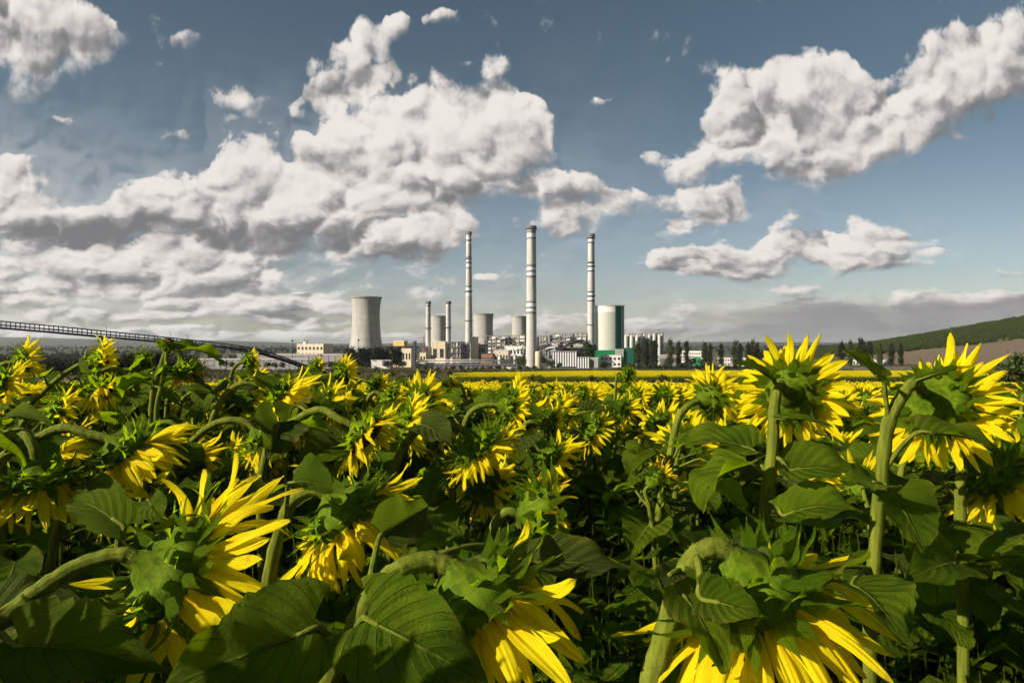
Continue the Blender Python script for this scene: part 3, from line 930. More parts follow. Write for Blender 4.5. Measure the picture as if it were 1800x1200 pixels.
# --- conveyor bridge sweeping down across the left
def conveyor():
    #        px,  top, bottom, depth
    ctl = [(-150, 551.5, 564.5, 345), (0, 564.5, 576.5, 352), (90, 572.5, 584, 358), (178, 581.5, 592, 368), (250, 588.5, 598, 385), (320, 596, 604.5, 405), (391, 603.8, 610.8, 430),
           (430, 609.5, 616, 442), (462, 616.8, 623, 450), (500, 629, 634.5, 458), (535, 642, 647, 465), (575, 657, 661.5, 472)]
    xs = [c[0] for c in ctl]
    o = empty('conveyor_bridge', P(0, 0, 352) * 0 + Vector((P(300, 600, 400).x, 400, gz(-200, 400))))
    tag(o, 'long dark steel conveyor bridge curving down across the plain to the ground', 'conveyor bridge')
    org = o.location
    fr = MB(); dk = MB(); sp_n = 0
    n = 86
    prev = None
    for i in range(n + 1):
        x = xs[0] + (xs[-1] - xs[0]) * i / n
        # smooth interpolation
        def cub(j):
            return float(np.interp(x, xs, [c[j] for c in ctl]))
        d = cub(3)
        t = P(x, cub(1), d) - org; b = P(x, cub(2), d) - org
        if prev:
            t0, b0 = prev
            for dy in (0, 3.6):
                off = Vector((0, dy, 0))
                fr.bar(t0 + off, t + off, .5); fr.bar(b0 + off, b + off, .8, 0, 1.0)
                mid0 = b0.lerp(t0, .48); mid = b.lerp(t, .48)
                fr.bar(mid0 + off, mid + off, .28)
                if i % 2 == 0:
                    fr.bar(b + off, t + off, .34)
            dk.bar(b0 + Vector((0, 1.8, .15)), b + Vector((0, 1.8, .15)), 3.4, 0, .22)
            dk.bar(b0.lerp(t0, .35) + Vector((0, 1.8, .15)), b.lerp(t, .35) + Vector((0, 1.8, .15)), 1.5, 0, .35)
        prev = (t, b)
    fr.build('truss', MT['navy_steel'], o)
    dk.build('belt_deck', MT['dark_steel'], o)
    for px, dd in ((176, 368), (324, 406), (437, 444), (527, 463)):
        y = float(np.interp(px, xs, [c[2] for c in ctl]))
        d = float(np.interp(px, xs, [c[3] for c in ctl]))
        sm = MB()
        for s in (-1, 1):
            for dy in (0, 3.6):
                a = P(px + s * 2.2, y, d) - org + Vector((0, dy, 0)); 
                bb = P(px + s * 3.6, 0, d); bb.z = gz(bb.x, d) - 2
                sm.bar(a, bb - org + Vector((0, dy * 1.5, 0)), .55)
        zt = (P(px, y, d) - org).z; zb = gz(P(px, 0, d).x, d) - org.z
        nb = max(2, int((zt - zb) / 4))
        for q in range(nb):
            z = zb + (zt - zb) * q / nb
            sm.bar(P(px - 3, 0, d) * 1 - org - Vector((0, 0, (P(px - 3, 0, d) - org).z - z)), P(px + 3, 0, d) - org - Vector((0, 0, (P(px + 3, 0, d) - org).z - z - 3)), .3)
        sm.build('support_leg', MT['navy_steel'], o)
    for px in (187, 300, 330, 441):
        y = float(np.interp(px, xs, [c[1] for c in ctl])); d = float(np.interp(px, xs, [c[3] for c in ctl]))
        lm = MB(); a = P(px, y, d) - org
        lm.bar(a, a + Vector((0, 0, 3.0)), .14); lm.bar(a + Vector((0, 0, 3.0)), a + Vector((-1.2, 0, 3.2)), .12); lm.box(a.x - 1.7, a.x - .9, a.y - .2, a.y + .2, a.z + 3.1, a.z + 3.3)
        lm.build('deck_lamp', MT['dark_steel'], o)
conveyor()

# ------------------------------------------------------------------ trees and bushes
def foliage_mat(name, c_dark, c_light, trans=0.25):
    m, T, out = new_mat(name)
    rnd = T.n('ShaderNodeObjectInfo').outputs['Random']
    pos = T.n('ShaderNodeNewGeometry').outputs['Position']
    f = T.noise(pos, 0.45, 3, 0.6)
    c = T.mix(T.smooth(f, .3, .7), c_dark, c_light)
    c = T.mix(T.m('MULTIPLY', rnd, 0.35), c, tuple(x * .6 for x in c_dark))
    a = principled(T, c, .7, .2)
    t = T.n('ShaderNodeBsdfTranslucent'); T.put(t.inputs[0], c)
    mx = T.n('ShaderNodeMixShader'); mx.inputs[0].default_value = trans
    T.t.links.new(a, mx.inputs[1]); T.t.links.new(t.outputs[0], mx.inputs[2]); T.t.links.new(mx.outputs[0], out.inputs[0])
    return m
FOL_DARK = foliage_mat('poplar_leaves', (0.010, 0.017, 0.005), (0.032, 0.042, 0.011))
FOL_GREEN = foliage_mat('broadleaf_leaves', (0.022, 0.042, 0.010), (0.075, 0.105, 0.022))
FOL_WOOD = foliage_mat('woodland_leaves', (0.030, 0.052, 0.010), (0.095, 0.125, 0.024))
FOL_OLIVE = foliage_mat('scrub_leaves', (0.035, 0.042, 0.012), (0.11, 0.10, 0.03))
BARK = paint('bark', (0.09, 0.07, 0.05), .9, .4, 2.0)

def leaf_cards(mb, rnd, centre_fn, n, size):
    for _ in range(n):
        p = centre_fn()
        a = Vector((rnd.gauss(0, 1), rnd.gauss(0, 1), rnd.gauss(0, 1))).normalized()
        b = a.orthogonal().normalized()
        b = (Matrix.Rotation(rnd.uniform(0, 6.28), 3, a) @ b)
        c = a.cross(b)
        s = size * rnd.uniform(.55, 1.35)
        mb.add([p - b * s, p + c * s * .6 - b * .2 * s, p + b * s, p - c * s * .6 + b * .15 * s], [(0, 1, 2, 3)])

def crown_mesh(kind, seed):
    """crown of unit height, leaf clumps spread through the volume"""
    rnd = random.Random(seed)
    mb = MB()
    if kind == 'poplar':
        boughs = []
        for i in range(46):
            t = rnd.random() ** .9
            r = .105 * (math.sin(math.pi * min(1, .10 + t * .93)) ** .6) * rnd.uniform(.55, 1.15)
            a = rnd.uniform(0, 6.28)
            boughs.append((Vector((math.cos(a) * r, math.sin(a) * r, .08 + .90 * t)), rnd.uniform(.022, .05), rnd.uniform(.04, .085)))
        def fn():
            c, rr, h = rnd.choice(boughs)
            return c + Vector((rnd.gauss(0, rr), rnd.gauss(0, rr), rnd.gauss(0, h)))
        leaf_cards(mb, rnd, fn, 2000, .027)
    elif kind == 'broad':
        boughs = []
        for i in range(40):
            v = Vector((rnd.gauss(0, 1), rnd.gauss(0, 1), rnd.gauss(0, 1))).normalized() * rnd.uniform(.4, 1.0)
            boughs.append((Vector((v.x * .36, v.y * .36, .56 + v.z * .38)), rnd.uniform(.04, .085)))
        def fn():
            c, rr = rnd.choice(boughs)
            return c + Vector((rnd.gauss(0, rr), rnd.gauss(0, rr), rnd.gauss(0, rr * .8)))
        leaf_cards(mb, rnd, fn, 1500, .032)
    else:
        boughs = []
        for i in range(26):
            a = rnd.uniform(0, 6.28); r = rnd.uniform(0, .75)
            boughs.append((Vector((math.cos(a) * r, math.sin(a) * r * .7, .2 + rnd.random() * .6 * (1 - .5 * r))), rnd.uniform(.08, .16)))
        def fn():
            c, rr = rnd.choice(boughs)
            p = c + Vector((rnd.gauss(0, rr), rnd.gauss(0, rr), rnd.gauss(0, rr)))
            p.z = max(.0, p.z)
            return p
        leaf_cards(mb, rnd, fn, 800, .07)
    return mb
CROWNS = {}
def crown(kind, k, mat):
    key = (kind, k, mat.name)
    if key not in CROWNS:
        CROWNS[key] = crown_mesh(kind, 31 * k + len(kind)).mesh('crown', mat)
    return CROWNS[key]
def trunk_mb(kind, seed):
    rnd = random.Random(seed)
    mb = MB()
    top = .9 if kind == 'poplar' else .62
    mb.tube([(0, 0, -.06), (rnd.uniform(-.01, .01), 0, .3 * top), (rnd.uniform(-.02, .02), rnd.uniform(-.02, .02), top)], [.022, .016, .004], 7)
    for i in range(6 if kind != 'poplar' else 8):
        t = rnd.uniform(.15, .8) * top
        a = rnd.uniform(0, 6.28)
        l = .3 if kind != 'poplar' else .09
        up = .2 if kind != 'poplar' else .16
        mb.tube([(0, 0, t), (math.cos(a) * l * .5, math.sin(a) * l * .5, t + up * .5), (math.cos(a) * l, math.sin(a) * l, t + up)], [.009, .006, .002], 5)
    return mb
TRUNKS = {}
tree_rnd = random.Random(5)
def tree(kind, name, label, px, ytop, ybase, d, mat, width=1.0, group=None, cat='tree'):
    k = d / F
    c = P(px, ybase, d)
    o = empty(name, c, tree_rnd.uniform(0, 6.28))
    tag(o, label, cat, group)
    H = (ybase - ytop) * k
    v = tree_rnd.randrange(5)
    cr = bpy.data.objects.new('crown', crown(kind, v, mat)); col.objects.link(cr)
    cr.parent = o; cr.scale = (H * width, H * width, H)
    if kind != 'bush':
        if (kind, v) not in TRUNKS:
            TRUNKS[kind, v] = trunk_mb(kind, v).mesh('trunk', BARK, True)
        tr = bpy.data.objects.new('trunk', TRUNKS[kind, v]); col.objects.link(tr)
        tr.parent = o; tr.scale = (H, H, H)
    return o

G_RP = 'poplars along the road to the plant'
for i, (px, yt, w, lab) in enumerate([
    (1120, 602, 1.2, 'dark poplar hugging the green annex of round tower'), (1135, 598, 1.1, 'poplar before the first silver silos'), (1150.5, 600, 1.25, 'broad dark poplar before the last boiler frame'),
    (1178, 599, 1.25, 'lone dark poplar between the boiler frames and white office'), (1193, 602, .95, 'slim poplar at the near end of the long office'), (1207, 601, .9, 'slim poplar before the windows of the long office'),
    (1239, 603, 1.0, 'slim poplar just past the green annex of the office'), (1248, 605, .9, 'shorter poplar paired with the one past the green annex'), (1268, 606, 1.1, 'lighter poplar at the near end of low white office'),
    (1293, 601, 1.2, 'broad poplar before the low white office'), (1301, 605, .9, 'small poplar leaning on the broad one by the low office'), (1315, 604, .9, 'slim poplar at the far end of the low office'),
    (1324, 599, 1.05, 'tall poplar nearest the big open sunflower'), (1331, 604, .9, 'short poplar beside the tall one nearest the big sunflower'),
    (1479, 602, 1.1, 'first poplar between the two big open sunflowers'), (1495, 601, .95, 'second poplar between the two big open sunflowers'), (1514, 597, 1.25, 'tallest bushy poplar between the two big sunflowers'),
    (1528, 602, 1.2, 'dark poplar beside the tallest bushy one'), (1547, 604, 1.0, 'thin poplar before the pale low depot'), (1567, 605, 1.0, 'poplar rising behind the curled bract of sunflower'), (1584, 606, 1.0, 'last poplar before the ploughed slope')]):
    tree('poplar', 'poplar_tree', lab, px, yt, 643, 960 - (i % 4) * 12, FOL_DARK if i % 3 else FOL_GREEN, w * .95, G_RP)
G_C = 'dark conical trees before the cooling tower'
for i, (px, yt, w) in enumerate([(611, 613, 1.1), (620, 611, 1.5), (633, 613, 1.6), (642, 612, 1.6), (650, 613, 1.5), (661, 611, 1.7), (670, 612, 1.5), (681, 612, 1.1), (689, 611, 1.1), (697, 612, 1.2), (702.5, 611, 1.0)]):
    tree('poplar', 'conifer_tree', 'dark conical tree in the clump before the big cooling tower', px, yt, 643, 900 - (i % 3) * 8, FOL_DARK, w * 1.3, G_C)
for px, yt, yb, d, w, m, lab in [
    (917, 622, 648, 880, 1.0, FOL_GREEN, 'round green tree at the foot of the thickest chimney'),
    (967, 631, 649, 880, 1.1, FOL_GREEN, 'low green tree before the sloping silo conveyor'),
    (983, 635, 649, 878, 1.0, FOL_DARK, 'small dark tree before the wide striped hall'),
    (1062, 633, 650, 875, 1.5, FOL_DARK, 'dark rounded tree before the white office block'),
    (680, 630, 648, 870, 1.2, FOL_DARK, 'dark spreading tree beside the low white depot'),
    (708, 632, 648, 872, 1.3, FOL_DARK, 'dark spreading tree below the cream hall'),
    (626, 630, 648, 870, 1.3, FOL_DARK, 'dark rounded tree at the foot of lamp mast'),
    (645, 634, 648, 868, 1.4, FOL_DARK, 'dark rounded tree just before the white depot'),
    (1340, 612, 643, 930, 1.0, FOL_DARK, 'dark round tree half behind the big open sunflower'),
    (1216, 626, 645, 940, 1.1, FOL_OLIVE, 'olive tree between the two slim office poplars')]:
    tree('broad', 'broadleaf_tree', lab, px, yt, yb, d, m, w)
tree('poplar', 'poplar_tree', 'dark poplar at the shoulder of the round silver tower', 1034.5, 600, 640, 950, FOL_GREEN, 1.7)
for i, (px, yt, yb) in enumerate([(395, 632, 648), (408, 634, 648), (452, 636, 650), (470, 634, 649), (483, 635, 649), (497, 634, 649), (568, 634, 650), (584, 632, 650), (597, 634, 649)]):
    tree('broad', 'broadleaf_tree', 'small dark tree along the front of the low halls', px, yt, yb, 700, FOL_DARK, 1.2, 'small trees before the low halls')
# tall dark hedge of trees at the far right, half hidden by the big sunflower
for px, yt, yb, d, w, lab in [(1768, 632, 705, 130, 1.1, 'dark tree beside the open sunflower, before the ploughed slope'), (1800, 612, 708, 128, 1.2, 'tall dark tree at the frame edge before the ploughed slope'), (1840, 606, 708, 132, 1.2, 'dark tree mostly outside the frame edge'), (1740, 655, 700, 140, 1.2, 'low dark tree behind the petals of the big sunflower')]:
    tree('broad', 'broadleaf_tree', lab, px, yt, yb, d, FOL_OLIVE if px < 1790 else FOL_GREEN, w)
# dark wood at the left end of the plain, bushes by the conveyor foot
for px, yt, yb, d, w, lab in [(235, 616, 650, 240, 1.5, 'dark spreading tree below the conveyor bridge, first of three'), (268, 613, 652, 235, 1.5, 'tallest dark tree below the conveyor bridge'), (335, 618, 655, 230, 1.5, 'dark tree under the conveyor bridge support')]:
    tree('broad', 'broadleaf_tree', lab, px, yt, yb, d, FOL_DARK, w)
# bushes
_row_d = list(range(126, 900, 6))
_row_y = [HORIZON + (CAMZ - gz(0, d_)) * F / d_ for d_ in _row_d]
bp = [(1165, 656, 672), (937, 657, 671), (1040, 659, 671), (1260, 661, 673), (870, 660, 672), (690, 652, 662), (662, 645, 654), (742, 648, 657), (768, 646, 655), (790, 650, 658), (816, 648, 656), (836, 645, 656), (858, 650, 660), (720, 655, 664), (630, 650, 660), (610, 655, 666), (1015, 648, 655), (1088, 645, 652), (1420, 655, 668)]
for i, (px, yt, yb) in enumerate(bp):
    ground_y = yb
    d = float(np.interp(-yb, [-y_ for y_ in _row_y], _row_d))
    c = P(px, yb, d)
    o = tree('bush', 'bush', 'dark scrubby bush on the strip between the two fields' if yb >= 667 else 'small green bush on the dry meadow before the plant', px, yt, yb, d, FOL_GREEN if i % 2 else FOL_OLIVE, 1.0, 'bushes on the strip between fields' if yb >= 667 else 'bushes on the dry meadow', 'bush')
    o.location.z = gz(c.x, c.y)
for i in range(26):
    px = 1105 + i * 9.3
    tree('bush', 'bush', 'dark bush in the roadside row below the poplars', px, 637 + (i * 37 % 5), 650, 840, FOL_DARK if i % 3 else FOL_GREEN, .8, 'roadside bushes below the poplars', 'bush')
for i in range(17):
    px = 745 + i * 13
    tree('bush', 'bush', 'dark bush in the low row before the pipe bridge', px, 641 + (i * 29 % 5), 650, 835, FOL_DARK if i % 3 else FOL_OLIVE, .9, 'bushes before the pipe bridge', 'bush')

# ---- scattered masses: instanced on points by geometry nodes
def scatter(name, pts, rots, scales, idx, protos, label=None):
    """ONE stuff object whose points carry copies of a few meshes"""
    pc = bpy.data.collections.new(name + '_kinds')
    for i, me in enumerate(protos):
        po = bpy.data.objects.new('%s_kind_%02d' % (name, i), me)
        pc.objects.link(po)
    me = bpy.data.meshes.new(name)
    me.from_pydata([tuple(p) for p in pts], [], [])
    for an, ty, dat, key in (('rot', 'FLOAT', rots, 'value'), ('size', 'FLOAT', scales, 'value'), ('pick', 'INT', idx, 'value')):
        at = me.attributes.new(an, ty, 'POINT')
        at.data.foreach_set('value', np.asarray(dat, dtype=np.float32 if ty == 'FLOAT' else np.int32))
    for p in protos[0].materials:
        me.materials.append(p)
    o = bpy.data.objects.new(name, me)
    col.objects.link(o)
    ng = bpy.data.node_groups.new(name + '_scatter', 'GeometryNodeTree')
    ng.interface.new_socket('Geometry', in_out='INPUT', socket_type='NodeSocketGeometry')
    ng.interface.new_socket('Geometry', in_out='OUTPUT', socket_type='NodeSocketGeometry')
    N = ng.nodes
    gi = N.new('NodeGroupInput'); go = N.new('NodeGroupOutput')
    ci = N.new('GeometryNodeCollectionInfo')
    ci.inputs['Collection'].default_value = pc
    ci.inputs['Separate Children'].default_value = True
    ci.inputs['Reset Children'].default_value = True
    ip = N.new('GeometryNodeInstanceOnPoints')
    ip.inputs['Pick Instance'].default_value = True
    def attr(nm, ty):
        a = N.new('GeometryNodeInputNamedAttribute'); a.data_type = ty
        a.inputs['Name'].default_value = nm
        return a.outputs['Attribute']
    cx = N.new('ShaderNodeCombineXYZ')
    ng.links.new(attr('rot', 'FLOAT'), cx.inputs[2])
    ng.links.new(gi.outputs[0], ip.inputs['Points'])
    ng.links.new(ci.outputs[0], ip.inputs['Instance'])
    ng.links.new(attr('pick', 'INT'), ip.inputs['Instance Index'])
    ng.links.new(cx.outputs[0], ip.inputs['Rotation'])
    ng.links.new(attr('size', 'FLOAT'), ip.inputs['Scale'])
    ng.links.new(ip.outputs[0], go.inputs[0])
    md = o.modifiers.new('scatter', 'NODES'); md.node_group = ng
    tag(o, label, None, None, 'stuff')
    return o

rw = random.Random(77)
# wood on the ridge to the right, its trees read as one mass
def wood_protos(mat, tag_):
    out = []
    for k in range(3):
        mb = crown_mesh('broad', 900 + k)
        out.append(mb.mesh('woodland_tree_' + tag_, mat))
    return out
pts = []; ro = []; sc_ = []; ix = []
while len(pts) < 4600:
    d = rw.uniform(1245, 1900); az = rw.uniform(0.44, 0.95)
    if sstep(0.40, 0.50, az) < rw.random(): continue
    x = az * d
    pts.append((x, d, gz(x, d) - 2)); ro.append(rw.uniform(0, 6.28)); sc_.append(rw.uniform(7, 13)); ix.append(rw.randrange(3))
scatter('woodland', pts, ro, sc_, ix, wood_protos(FOL_WOOD, 'a'), 'dense green wood covering the ridge above the ploughed slope')
pts = []; ro = []; sc_ = []; ix = []
for i in range(2600):
    d = rw.uniform(420, 1500); az = rw.uniform(-0.85, -0.46 - (0.0 if d < 700 else .0))
    if rw.random() < sstep(-.52, -.46, az) * .8: continue
    x = az * d
    pts.append((x, d, gz(x, d) - 2)); ro.append(rw.uniform(0, 6.28)); sc_.append(rw.uniform(9, 15)); ix.append(rw.randrange(3))
scatter('far_forest', pts, ro, sc_, ix, wood_protos(FOL_DARK, 'b'), 'dark flat forest below the conveyor bridge')
pts = []; ro = []; sc_ = []; ix = []
for i in range(5200):
    d = rw.uniform(1300, 6500); az = rw.uniform(-0.85, 0.85)
    if -.3 < az < .42 and d < 2300: continue
    if az > .38 and d < 2000: continue
    x = az * d
    if math.sin(x * .004) + math.sin(d * .006 + x * .002) < -.2: continue
    pts.append((x, d, gz(x, d) - 2)); ro.append(rw.uniform(0, 6.28)); sc_.append(rw.uniform(8, 14) * (1 + d / 12000)); ix.append(rw.randrange(3))
scatter('treeline', pts, ro, sc_, ix, wood_protos(FOL_DARK, 'c'), 'dark scattered woods on the far plain')
# dry grass and weeds on the strip between the fields and on the meadow
def tuft(seed, h=1.0):
    rnd = random.Random(seed); mb = MB()
    for i in range(46):
        a = rnd.uniform(0, 6.28); r = rnd.random() * .9
        b = Vector((math.cos(a) * r, math.sin(a) * r, 0)); l = rnd.uniform(.35, 1.0) * h
        t = b + Vector((rnd.gauss(0, .22), rnd.gauss(0, .22), l)); w = Vector((math.cos(a + 1.5), math.sin(a + 1.5), 0)) * .07
        mb.add([b - w, b + w, t], [(0, 1, 2)])
    for i in range(18):
        p = Vector((rnd.gauss(0, .5), rnd.gauss(0, .5), rnd.uniform(.1, .7) * h)); s = rnd.uniform(.1, .2)
        mb.add([p + Vector((-s, 0, 0)), p + Vector((0, s, s * .5)), p + Vector((s, 0, s * .3)), p + Vector((0, -s, -.2 * s))], [(0, 1, 2, 3)])
    return mb
TUFT_A = foliage_mat('dry_grass_blades', (0.05, 0.042, 0.018), (0.15, 0.115, 0.05))
TUFT_B = foliage_mat('weed_blades', (0.022, 0.032, 0.010), (0.06, 0.07, 0.02))
pts = []; ro = []; sc_ = []; ix = []
for i in range(9000):
    d = 127 + 104 * rw.random() ** .8; az = rw.uniform(-.85, .85)
    patch = math.sin(az * d * .11 + 1.7) + math.sin(d * .5 + az * 30) * .7
    x = az * d
    pts.append((x, d, gz(x, d) - .05)); ro.append(rw.uniform(0, 6.28)); sc_.append(rw.uniform(.35, .75) + (.5 if patch > .9 else 0)); ix.append(0 if patch < rw.uniform(-.6, 1.2) else 1)
for i in range(5000):
    d = rw.uniform(600, 830); az = rw.uniform(-.5, .5)
    x = az * d
    pts.append((x, d, gz(x, d) - .05)); ro.append(rw.uniform(0, 6.28)); sc_.append(rw.uniform(.7, 1.6)); ix.append(rw.randrange(2))
for i in range(4200):
    d = rw.uniform(258, 600); az = rw.uniform(-.85, -.06)
    x = az * d
    pts.append((x, d, gz(x, d) - .05)); ro.append(rw.uniform(0, 6.28)); sc_.append(rw.uniform(.4, 1.0)); ix.append(rw.randrange(2))
scatter('dry_grass', pts, ro, sc_, ix, [tuft(1).mesh('grass_tuft', TUFT_A), tuft(2, 1.3).mesh('weed_tuft', TUFT_B)], 'dry grass and weeds on the strip and meadow')

# ------------------------------------------------------------------ sunflowers
def plant_mats():
    out = {}
    # petals: thin, sun shines through them
    def petal(name, base, tip, tr, tmix):
        m, T, o = new_mat(name)
        uv = T.n('ShaderNodeUVMap').outputs[0]
        u, v, _ = T.sep(uv)
        streak = T.noise(T.comb(T.m('MULTIPLY', v, 9.0), T.m('MULTIPLY', u, 1.2), 0.0), 2.0, 3, .6)
        pos = T.n('ShaderNodeNewGeometry').outputs['Position']
        patch = T.noise(pos, 26.0, 3, .6)
        c = T.mix(T.smooth(u, 0.0, .55), base, tip)
        c = T.mix(T.m('MULTIPLY', T.smooth(streak, .35, .75), .35), c, base)
        c = T.mix(T.m('MULTIPLY', T.smooth(patch, .62, .85), .3), c, (0.45, 0.24, 0.02))
        c = T.mix(T.m('MULTIPLY', T.smooth(T.m('MULTIPLY_ADD', T.m('SUBTRACT', patch, .5), 1.2, u), .88, 1.15), .7), c, (0.30, 0.15, 0.03))
        c = T.mix(T.m('MULTIPLY', T.smooth(T.m('SINE', T.m('MULTIPLY', v, 44.0)), .3, 1.0), .22), c, base)
        groove = T.m('MULTIPLY', T.m('SINE', T.m('MULTIPLY', v, 22.0)), .5)
        a = principled(T, c, .7, .08, normal=bump(T, T.m('ADD', groove, streak), .35, .003))
        t = T.n('ShaderNodeBsdfTranslucent'); T.put(t.inputs[0], T.mix(T.m('MULTIPLY', T.smooth(streak, .3, .8), .4), tr, base))
        mx = T.n('ShaderNodeMixShader'); mx.inputs[0].default_value = tmix
        T.t.links.new(a, mx.inputs[1]); T.t.links.new(t.outputs[0], mx.inputs[2]); T.t.links.new(mx.outputs[0], o.inputs[0])
        return m
    out['petal'] = petal('petal', (0.78, 0.50, 0.003), (0.82, 0.70, 0.008), (0.86, 0.78, 0.004), .52)
    out['petal_old'] = petal('petal_withered', (0.52, 0.25, 0.012), (0.70, 0.40, 0.02), (0.6, 0.34, 0.015), .35)
    # leaf blade with midrib and side veins
    def leaf(name, c0, c1, vein, tr, tmix):
        m, T, o = new_mat(name)
        uv = T.n('ShaderNodeUVMap').outputs[0]
        u, v, _ = T.sep(uv)
        s = T.m('ABSOLUTE', T.m('MULTIPLY_ADD', v, 2.0, -1.0))
        ph = T.m('SUBTRACT', T.m('MULTIPLY', T.m('POWER', u, .85), 7.0), T.m('MULTIPLY', s, 2.6))
        tri_ = T.m('ABSOLUTE', T.m('SUBTRACT', T.m('FRACT', ph), .5))
        side = T.smooth(tri_, .43, .485)
        mid = T.m('SUBTRACT', 1.0, T.smooth(s, .015, .06))
        nn = T.n('ShaderNodeTexVoronoi'); nn.voronoi_dimensions = '2D'; nn.feature = 'DISTANCE_TO_EDGE'
        T.put(nn.inputs['Vector'], T.comb(T.m('MULTIPLY', u, 30.0), T.m('MULTIPLY', v, 26.0), 0.0)); T.put(nn.inputs['Scale'], 1.0)
        netv = T.m('SUBTRACT', 1.0, T.smooth(nn.outputs['Distance'], .0, .12))
        vn = T.m('MAXIMUM', T.m('MAXIMUM', mid, T.m('MULTIPLY', side, .75)), T.m('MULTIPLY', netv, .05))
        pos = T.n('ShaderNodeNewGeometry').outputs['Position']
        n1 = T.noise(pos, 11.0, 4, .6)
        rnd = T.n('ShaderNodeObjectInfo').outputs['Random']
        c = T.mix(T.smooth(n1, .3, .7), c0, c1)
        c = T.mix(T.m('MULTIPLY', rnd, .45), c, tuple(x * .5 for x in c0))
        spots = T.smooth(T.noise(pos, 55.0, 3, .7), .68, .78)
        c = T.mix(T.m('MULTIPLY', spots, .35), c, (0.16, 0.13, 0.04))
        yel = T.m('MULTIPLY', T.smooth(T.m('MULTIPLY_ADD', T.noise(pos, 7.0, 4, .65), 1.0, T.m('MULTIPLY', s, .30)), .74, .98), .75)
        c = T.mix(yel, c, (0.15, 0.13, 0.018))
        dust = T.smooth(T.noise(pos, 140.0, 2, .7), .66, .74)
        c = T.mix(T.m('MULTIPLY', dust, .4), c, (0.10, 0.085, 0.03))
        c = T.mix(T.m('MULTIPLY', vn, .8), c, vein)
        h = T.m('MULTIPLY_ADD', T.noise(uv, 30.0, 4, .65), 1.1, T.m('MULTIPLY', vn, -.8))
        h = T.m('MULTIPLY_ADD', T.m('SINE', T.m('MULTIPLY', tri_, 3.14)), -.5, h)
        a = principled(T, c, .68, .07, normal=bump(T, h, .8, .008))
        t = T.n('ShaderNodeBsdfTranslucent'); T.put(t.inputs[0], T.mix(vn, tr, vein))
        mx = T.n('ShaderNodeMixShader'); mx.inputs[0].default_value = tmix
        T.t.links.new(a, mx.inputs[1]); T.t.links.new(t.outputs[0], mx.inputs[2]); T.t.links.new(mx.outputs[0], o.inputs[0])
        return m
    out['leaf'] = leaf('leaf', (0.036, 0.072, 0.0022), (0.108, 0.168, 0.005), (0.12, 0.16, 0.014), (0.30, 0.46, 0.003), .42)
    out['leaf_pale'] = leaf('leaf_pale', (0.048, 0.072, 0.008), (0.075, 0.10, 0.014), (0.12, 0.135, 0.025), (0.16, 0.25, 0.008), .34)
    out['bract'] = leaf('bract', (0.055, 0.115, 0.003), (0.14, 0.24, 0.006), (0.09, 0.16, 0.008), (0.40, 0.58, 0.004), .45)
    def stem(name, c0, c1):
        m, T, o = new_mat(name)
        uv = T.n('ShaderNodeUVMap').outputs[0]
        co = T.n('ShaderNodeTexCoord').outputs['Object']
        u, v, _ = T.sep(uv)
        rib = T.m('SINE', T.m('MULTIPLY', u, 56.0))
        fz = T.noise(co, 420.0, 2, .7)
        st = T.noise(T.v('MULTIPLY', co, (1.0, 1.0, .12)), 90.0, 3, .6)
        c = T.mix(T.smooth(st, .3, .7), c0, c1)
        c = T.mix(T.m('MULTIPLY', T.smooth(fz, .6, .8), .22), c, (0.20, 0.21, 0.05))
        c = T.mix(T.m('MULTIPLY', T.smooth(T.noise(co, 34.0, 3, .6), .6, .75), .3), c, (0.10, 0.075, 0.035))
        h = T.m('MULTIPLY_ADD', rib, .3, fz)
        b = principled(T, c, .75, .06, normal=bump(T, h, .4, .0018))
        bb = b.node
        T.put(bb.inputs['Sheen Weight'], .03); T.put(bb.inputs['Sheen Roughness'], .4); T.put(bb.inputs['Sheen Tint'], (.7, .75, .3, 1))
        T.t.links.new(b, o.inputs[0])
        return m
    out['stem'] = stem('stem', (0.075, 0.098, 0.009), (0.145, 0.168, 0.018))
    out['recept'] = stem('receptacle', (0.045, 0.085, 0.0025), (0.10, 0.15, 0.005))
    m, T, o = new_mat('seed_disc')
    co = T.n('ShaderNodeTexCoord').outputs['Object']
    vo = T.n('ShaderNodeTexVoronoi'); T.put(vo.inputs['Vector'], co); T.put(vo.inputs['Scale'], 170.0)
    c = T.mix(T.smooth(vo.outputs['Distance'], .1, .6), (0.012, 0.007, 0.004), (0.075, 0.036, 0.012))
    T.t.links.new(principled(T, c, .85, .15, normal=bump(T, vo.outputs['Distance'], .8, .004)), o.inputs[0])
    out['disc'] = m
    return out
PM = plant_mats()

